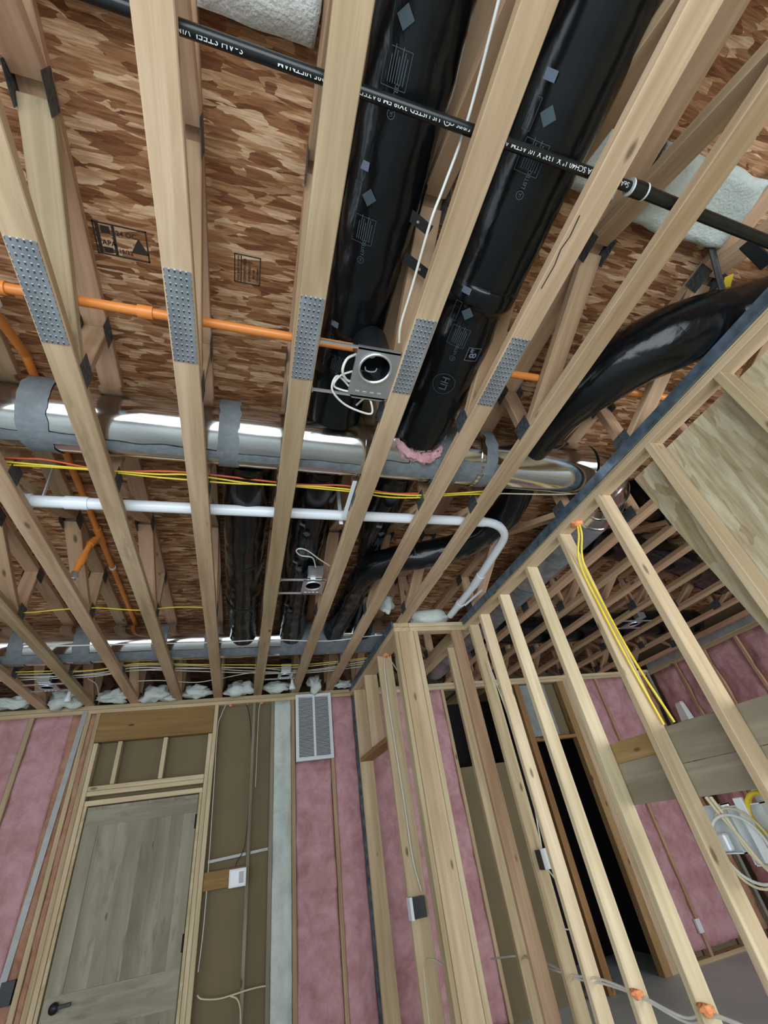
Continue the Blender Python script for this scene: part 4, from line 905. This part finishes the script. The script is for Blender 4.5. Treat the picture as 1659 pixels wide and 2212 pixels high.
# ------------------------------------------------------------------ closet walls
KX0, KX1, KY = 1.20, 1.34, 3.33
plate_y(KY, YF - .002, KX0, KX1, 2.873, 2.91, 'upper top plate of the closet side wall')
plate_y(KY, YF - .002, KX0, KX1, 2.834, 2.871, 'lower top plate of the closet side wall')
plate_y(KY, YF - .002, KX0, KX1, 0, .038, 'bottom plate of the closet side wall')
plate_x(KX1 + .002, 1.962, KY, KY + .089, 2.873, 2.91, 'upper top plate across the closet front', mat='stud_pale')
plate_x(KX1 + .002, 1.962, KY, KY + .089, 2.834, 2.871, 'lower top plate across the closet front', mat='stud_pale')
stud(1.235, 1.372, KY, KY + .038, 0.038, zt_, 'wide knotty timber post at the closet corner', group='closet studs')
stud(1.375, 1.413, KY, KY + .089, .0, zt_, 'narrow stud hugging the right side of the closet corner post', mat='stud_pale', group='closet studs')
stud(1.20, 1.232, KY + .0, KY + .089, .038, zt_, 'thin stud hugging the left side of the closet corner post', group='closet studs')
stud(1.735, 1.834, KY, KY + .038, .0, zt_, 'broad timber post where the closet front meets the partition', mat='web', group='closet studs')
stud(1.796, 1.834, KY + .04, KY + .128, .0, zt_, 'stud nailed behind the broad post at the right of the closet front', mat='stud', group='closet studs')
stud(KX0, KX1, 3.91, 3.948, .038, zt_, 'closet side wall stud carrying the black switch box', mat='stud', group='closet studs')
stud(KX0, KX1, 4.46, 4.498, 2.155, zt_, 'short stud above the opening in the closet side wall', group='closet studs')
stud(KX0, KX1, 4.98, 5.018, .038, zt_, 'closet side wall stud in the corner beside the zinc strip', group='closet studs')
plate_y(3.95, 4.978, KX0, KX1, 2.112, 2.15, 'timber sill across the closet side wall under the short stud', mat='header')
batt_x(1.36, 1.86, .04, zt_, Y0 + .012, 'pink insulation batt on the back wall inside the closet', seed=33)
plate_x(1.36, 3.0, Y0, Y1w, 2.873, 2.91, 'upper top plate of the back wall behind the closet and partition', mat='stud_pale')
plate_x(1.36, 3.0, Y0, Y1w, 2.834, 2.871, 'lower top plate of the back wall behind the closet and partition', mat='stud_pale')
K = lambda u, v, x=1.25: at(u, v, x=x)
cable('white cable stapled down the closet side stud to the black switch box', [Vector((1.267, 3.90, 2.83)), Vector((1.25, 3.895, 2.7)), Vector((1.245, 3.9, 2.4)), Vector((1.255, 3.9, 2.0)), Vector((1.265, 3.9, 1.6)), Vector((1.27, 3.9, 1.3)), Vector((1.30, 3.9, 1.12))], 'cable_white', .0055)
cable('thin white cable beside the closet corner post, from the same foam plug', [Vector((1.29, 3.88, 2.83)), Vector((1.33, 3.75, 2.6)), Vector((1.24, 3.5, 2.3)), Vector((1.235, 3.44, 1.8)), Vector((1.235, 3.44, 1.2)), Vector((1.235, 3.44, .7))], 'cable_white', .004)
cable('white cable bending out of the closet post near the floor', [Vector((1.235, 3.43, .80)), Vector((1.21, 3.6, .82)), Vector((1.20, 3.75, .78)), Vector((1.20, 3.8, .6)), Vector((1.2, 3.82, .3))], 'cable_cream', .006)
foam((1.275, 3.87, 2.828), 'orange foam plug under the closet side wall plate where two white cables leave', 1.4)
sb = empty('switch_box', (1.24, 3.86, 1.04), 'black switch box with a white face edge on the closet side stud', 'box')
box('box_body', 1.205, 1.30, 3.845, 3.908, .985, 1.095, M['black_box'], sb); box('face_edge', 1.185, 1.205, 3.84, 3.91, .98, 1.10, M['white'], sb)
# zinc strips
def strip(name, lab, *b_): return box(name, *b_, M['strip'], None, .001, label=lab, cat='strip', group='zinc edge strips')
strip('edge_strip', 'long blue grey zinc strip along the top of the partition', 1.853, 1.864, YB + .05, KY - .01, 2.876, 2.932)
strip('edge_strip', 'blue grey zinc strip along the top of the closet side wall', 1.186, 1.197, KY + .01, YF - .03, 2.876, 2.932)
strip('edge_strip', 'upright zinc strip in the room corner from plate to floor', 1.215, 1.255, YF - .022, YF - .004, .04, 2.87)

# ------------------------------------------------------------------ partition between the rooms
PX0, PX1 = 1.87, 1.96
plate_y(YB + .05, KY - .002, PX0, PX1, 2.873, 2.91, 'upper top plate of the partition, covered by the zinc strip')
plate_y(YB + .05, KY - .002, PX0, PX1, 2.834, 2.871, 'lower top plate of the partition, studs standing under it')
plate_y(KY + .092, YF - .002, PX0, PX1, 2.873, 2.91, 'upper top plate of the partition behind the closet front')
plate_y(KY + .092, YF - .002, PX0, PX1, 2.834, 2.871, 'lower top plate of the partition behind the closet front')
plate_y(YB + .05, YF - .002, PX0, PX1, 0, .038, 'bottom plate of the partition on the slab')
GP = 'studs of the partition'
for y, m, lab in ((.215, 'stud', 'partition stud at the right edge of the photo, in front of strand board'), (.62, 'stud', 'partition stud crossing the upper part of the pale strand board'), (1.035, 'stud', 'partition stud crossing the middle of the pale strand board'),
                  (1.44, 'stud', 'first open partition stud left of the pale strand board'), (1.83, 'stud', 'partition stud with yellow cable running down its face'), (2.238, 'stud_pale', 'partition stud left of the grey plywood backing'),
                  (2.655, 'stud_pale', 'partition stud with orange foam plug low on it, fourth from the closet'), (3.01, 'stud_pale', 'partition stud with worn grey patch low down, third from the closet'), (3.225, 'stud', 'partition stud next to the closet front'),
                  (3.76, 'stud', 'partition stud seen through the closet opening')):
    stud(PX0, PX1, y, y + .038, .038, zt_, lab, mat=m, group=GP)
# strand board sheathing with a leaning cut edge
bm = bmesh.new(); x0, x1 = PX1 + .002, PX1 + .016
prof = [(YB + .1, .05), (1.05, .05), (1.157, 1.87), (1.23, 2.42), (1.268, 2.805), (YB + .1, 2.805)]
a_ = [bm.verts.new((x0, y, z)) for y, z in prof]; b2 = [bm.verts.new((x1, y, z)) for y, z in prof]
bm.faces.new(a_); bm.faces.new(b2[::-1])
for i in range(len(prof)): bm.faces.new((a_[i], a_[(i + 1) % 6], b2[(i + 1) % 6], b2[i]))
def remap_osb():
    m = osb('pale_strand_board_upright', [(0.0, (0.40, 0.31, 0.18)), (0.4, (0.47, 0.39, 0.25)), (0.8, (0.52, 0.45, 0.31)), (1.0, (0.57, 0.51, 0.37))], .42)
    for n in m.node_tree.nodes:
        if n.type == 'MAPPING': n.inputs['Rotation'].default_value = (n.inputs['Rotation'].default_value[2] + .9, 0, 0); s_ = n.inputs['Scale'].default_value; n.inputs['Scale'].default_value = (s_[1], s_[1], s_[0])
    return m
link('sheathing_panel', bm_mesh(bm), remap_osb(), label='pale strand board panel nailed behind the partition studs at the right', cat='panel')
board('backing_board', (PX1 + .012, 1.93, 1.645), (PX1 + .012, 2.30, 1.645), .095, .018, (0, 0, 1), M['ply_warm'], None, bev=.001, label='short orange brown backing board between two partition studs', cat='board')
board('backing_board', (PX1 + .012, 1.90, 1.503), (PX1 + .012, 2.34, 1.503), .185, .018, (0, 0, 1), M['ply'], None, bev=.001, label='grey plywood backing board below the orange brown one', cat='board')
board('backing_board', (PX1 + .012, .9, 1.615), (PX1 + .012, 1.895, 1.615), .155, .018, (0, 0, 1), M['ply'], None, bev=.001, label='upper grey plywood backing board reaching the right edge', cat='board')
board('backing_board', (PX1 + .012, .9, 1.47), (PX1 + .012, 1.895, 1.47), .13, .018, (0, 0, 1), M['ply'], None, bev=.001, label='lower grey plywood backing board above the white enclosures', cat='board')
foam((1.915, 1.71, 2.828), 'orange foam plug under the partition plate where the yellow cables leave', 1.5)
foam((1.88, 2.63, .70), 'orange foam plug low on a partition stud around a cable', 1.2)
foam((1.88, 2.21, .72), 'orange foam plug in the partition stud at the lower right corner', 1.3)
cable('yellow cable running down the partition stud, left of the pair', [Vector((1.915, 1.71, 2.82)), Vector((1.905, 1.73, 2.75)), Vector((1.90, 1.815, 2.6)), Vector((1.905, 1.82, 2.3)), Vector((1.92, 1.82, 2.0)), Vector((1.95, 1.82, 1.7))], 'cable_yellow', .006)
cable('yellow cable running down the partition stud, right of the pair', [Vector((1.92, 1.70, 2.82)), Vector((1.92, 1.72, 2.75)), Vector((1.925, 1.81, 2.6)), Vector((1.935, 1.818, 2.3)), Vector((1.95, 1.81, 2.0)), Vector((1.975, 1.78, 1.7))], 'cable_yellow', .006)
cable('cream cable threaded level through the partition studs near the floor', [Vector((1.91, y, z)) for y, z in ((4.3, .62), (3.8, .69), (3.5, .675), (3.2, .68), (2.95, .70), (2.68, .69), (2.4, .66), (2.22, .70), (1.9, .68), (1.5, .66))], 'cable_white', .006)
cable('second cream cable threaded level through the partition studs near the floor', [Vector((1.925, y, z)) for y, z in ((3.85, .70), (3.5, .69), (3.2, .665), (2.95, .68), (2.68, .675), (2.4, .64), (2.22, .69), (1.9, .66), (1.5, .64))], 'cable_white', .006)
g2 = at(1180, 1840, x=1.93)
ox = empty('outlet_box', (1.93, 3.19, 1.2), 'white faced outlet box between partition studs, cable loop under it', 'box')
box('box_body', 1.89, 1.95, 3.155, 3.215, 1.155, 1.255, M['black_box'], ox); box('face', 1.893, 1.955, 3.145, 3.154, 1.155, 1.26, M['white'], ox)
cable('thin white cable dropping to the white faced outlet box', [Vector((1.93, 3.20, 2.5)), Vector((1.95, 3.17, 2.1)), Vector((1.95, 3.15, 1.6)), Vector((1.94, 3.18, 1.35)), Vector((1.93, 3.19, 1.25))], 'cable_white', .004)
cable('thin white cable loop hanging below the white faced outlet box', [Vector((1.93, 3.18, 1.15)), Vector((1.95, 3.12, 1.05)), Vector((1.95, 3.08, .93)), Vector((1.92, 3.12, .88)), Vector((1.89, 3.16, .89))], 'cable_white', .004)
box('outlet_box', 1.955, 1.985, 3.72, 3.80, .49, .61, M['white'], None, .002, label='white outlet box low between partition studs near the closet', cat='box')

# white enclosures and coils of cable beyond the partition
en = empty('wiring_enclosure', (2.03, 1.72, 1.26), 'open white plastic wiring enclosure beyond the partition, stuffed with cables', 'enclosure')
def tray(parent, x, y0, y1, z0, z1, d=.05):
    bm = bmesh.new(); L = parent.location
    for q in ((x + d - .004, x + d, y0, y1, z0, z1), (x, x + d, y0, y0 + .004, z0, z1), (x, x + d, y1 - .004, y1, z0, z1), (x, x + d, y0, y1, z0, z0 + .004), (x, x + d, y0, y1, z1 - .004, z1)):
        bbox(bm, q[0] - L.x, q[1] - L.x, q[2] - L.y, q[3] - L.y, q[4] - L.z, q[5] - L.z, 0)
    return link('tray', bm_mesh(bm), M['white'], parent)
tray(en, 2.0, 1.78, 1.93, 1.20, 1.37); tray(en, 2.0, 1.60, 1.76, 1.16, 1.36)
box('cover_strip', 1.985, 2.0, 1.66, 1.70, 1.17, 1.385, M['white'], en, bev=.002); box('module', 1.99, 2.02, 1.83, 1.88, 1.21, 1.27, M['pvc'], en, bev=.006)
en2 = empty('wiring_enclosure', (2.1, 1.5, 1.35), 'pale flat enclosure panel behind the yellow coil at the right edge', 'enclosure')
box('panel', 2.06, 2.08, 1.30, 1.66, 1.10, 1.42, M['white'], en2, bev=.003)
def coil(lab, c, rad, mat, n=3, r=.006, sq=1.0, seed=0):
    pts = []
    for i in range(n * 16 + 1):
        a = i / 16 * 2 * math.pi; rr = rad * (1 + .08 * noise.noise(Vector((i * .3, seed, 0))))
        pts.append(Vector((c[0] + .012 * math.sin(a * .5 + seed), c[1] + rr * math.cos(a) * sq, c[2] + rr * math.sin(a))))
    return cable(lab, pts, mat, r, sm=2, name='cable_coil')
pc = at(1660, 1760, x=2.0); coil('coil of bright yellow cable at the right edge', (pc.x, pc.y, pc.z), .075, 'cable_yellow', 4, .008, 1, 3)
pc = at(1600, 1820, x=1.97); coil('loop of white cable below the open enclosure', (pc.x, pc.y, pc.z - .02), .115, 'cable_white', 1, .006, 1, 5)
pc = at(1612, 1830, x=1.98); coil('loop of yellow cream cable below the open enclosure', (pc.x, pc.y, pc.z), .13, 'cable_cream', 1, .005, 1, 9)
X2 = lambda u, v, x=1.975: at(u, v, x=x)
cable('pale cable slanting across the open enclosure', [X2(1525, 1722), X2(1560, 1765), X2(1600, 1810), X2(1640, 1860), X2(1670, 1890)], 'cable_cream', .007)
cable('second pale cable slanting across the open enclosure', [X2(1535, 1722), X2(1575, 1775), X2(1610, 1830), X2(1650, 1870), X2(1680, 1880)], 'cable_cream', .007)

# ------------------------------------------------------------------ back wall of the far room
plate_x(3.002, XR + .09, Y0, Y1w, 2.873, 2.91, 'upper top plate of the back wall beyond the partition', mat='stud_pale')
plate_x(3.002, XR + .09, Y0, Y1w, 2.834, 2.871, 'lower top plate of the back wall beyond the partition', mat='stud_pale')
plate_x(4.26, XR, Y0, Y1w, 0, .038, 'bottom plate of the back wall right of the dark doorway')
GB = 'studs of the back wall beyond the partition'
batt_x(2.0, 2.36, .04, zt_, Y0 + .012, 'tall mauve pink insulation batt seen through the partition next to the closet', seed=41)
stud(1.865, 1.99, Y0, Y1w, .038, zt_, 'back wall stud behind the closet', group=GB)
stud(2.365, 2.403, Y0, Y1w, .038, zt_, 'back wall stud right of the mauve batt', group=GB)
stud(2.62, 2.70, Y0 + .1, Y0 + .138, 0, 2.0, 'brown timber post standing in the dim opening right of the mauve batt', mat='ply', group=GB)
stud(3.26, 3.30, Y0, Y1w, .0, zt_, 'back wall stud left of the plastic covered bay', mat='header', group=GB)
stud(3.42, 3.50, Y0, Y1w, .0, zt_, 'brown back wall stud left of the dark doorway', mat='header', group=GB)
box('plastic_sheet', 3.50, 3.90, Y0 + .04, Y0 + .05, 2.2, 2.82, M['plastic_sheet'], None, label='dull grey plastic sheet over the bay above the dark doorway', cat='sheet')
lump('insulation_wad', (3.36, Y0 + .06, 2.2), .05, .04, .32, M['white_wool'], 71, .3, label='pale insulation stuffed beside a stud left of the dark doorway', cat='insulation')
plate_x(3.50, 4.10, Y0, Y1w, 2.142, 2.18, 'timber head over the dark doorway', mat='header')
stud(4.10, 4.19, Y0, Y1w, 0, zt_, 'thick trimmer stud at the right of the dark doorway', mat='ply_warm', group=GB)
stud(4.192, 4.26, Y0, Y1w, 0, zt_, 'stud doubling the right side of the dark doorway', group=GB)
batt_x(4.36, 4.74, .10, zt_, Y0 + .012, 'pink insulation batt right of the dark doorway', seed=45)
stud(4.26, 4.36, Y0 - .004, Y1w, .038, zt_, 'pale stud left of the pink batts beyond the partition', mat='stud_pale', group=GB)
stud(4.742, 4.78, Y0, Y1w, .038, zt_, 'thin stud between the two pink batts beyond the partition', mat='web', group=GB)
batt_x(4.782, 5.24, .10, zt_, Y0 + .012, 'second pink insulation batt right of the dark doorway', seed=49)
stud(5.242, 5.28, Y0, Y1w, .038, zt_, 'thin stud right of the second pink batt beyond the partition', mat='web', group=GB)
batt_x(5.282, 5.66, .10, zt_, Y0 + .012, 'brownish insulation batt in the far corner', mat='pink_brown', seed=52)
box('outlet_box', 4.70, 4.76, Y0 - .03, Y0 + .0, .22, .33, M['white'], None, .002, label='white outlet box low on the far back wall beside a pink batt', cat='box')
# far right wall
GR = 'studs of the far right wall'
plate_y(YB + .05, Y0 - .002, XR, XR + .089, 2.834, 2.871, 'top plate of the far right wall'); plate_y(YB + .05, Y0 - .002, XR, XR + .089, 2.873, 2.91, 'doubled top plate of the far right wall')
box('edge_strip', XR - .014, XR - .003, YB + .05, Y0 - .03, 2.885, 3.0, M['strip_grey'], None, .001, label='grey strip along the top of the far right wall', cat='strip')
box('edge_strip', XR - .06, XR - .02, Y0 - .02, Y0 - .004, .04, 2.87, M['strip_grey'], None, .001, label='upright grey strip in the corner of the far room', cat='strip')
ys = [5.16, 4.70, 4.20, 3.74, 3.28, 2.82, 2.36, 1.90, 1.44]
desc = ['in the far corner', 'second from the far corner', 'third from the far corner', 'fourth from the far corner', 'fifth from the far corner', 'sixth from the far corner', 'seventh from the far corner', 'eighth from the far corner']
for i in range(8):
    stud(XR, XR + .089, ys[i + 1], ys[i + 1] + .038, .038, zt_, 'stud of the far right wall, ' + desc[i], mat='web', group=GR)
    batt_y(ys[i + 1] + .04, ys[i] - .002, .1, zt_, XR + .012, 'pink insulation batt of the far right wall, ' + desc[i], seed=60 + i)
wh = empty('vent_hood', at(1478, 1540, x=5.68), 'small white hood hanging on the far right wall near the corner', 'hood')
bm = bmesh.new(); bbox(bm, -.05, .05, -.09, .09, -.16, .14, .02)
for v in bm.verts:
    if v.co.z > 0: v.co.y *= .6; v.co.x *= .7
link('hood_body', bm_mesh(bm), M['white'], wh); box('opening', wh.location.x - .056, wh.location.x - .048, wh.location.y - .05, wh.location.y + .01, wh.location.z - .15, wh.location.z - .09, M['dark'], wh)
tube('conduit', [(5.62, 2.2, 0.0), (5.62, 2.2, 2.80)], .045, M['pvc'], None, seg=20, label='white plastic conduit standing against the far right wall below the coils', cat='pipe')
for u, v, lab in ((1112, 890, 'small yellow tag on a web right of the pink collar'), (1575, 595, 'small yellow tag stapled up near the right edge')):
    p = at(u, v, z=3.2); board('tag', p, p + Vector((.05, .06, 0)), .035, .001, (0, 1, 0), M['yellow_tag'], None, bev=0, label=lab, cat='tag')
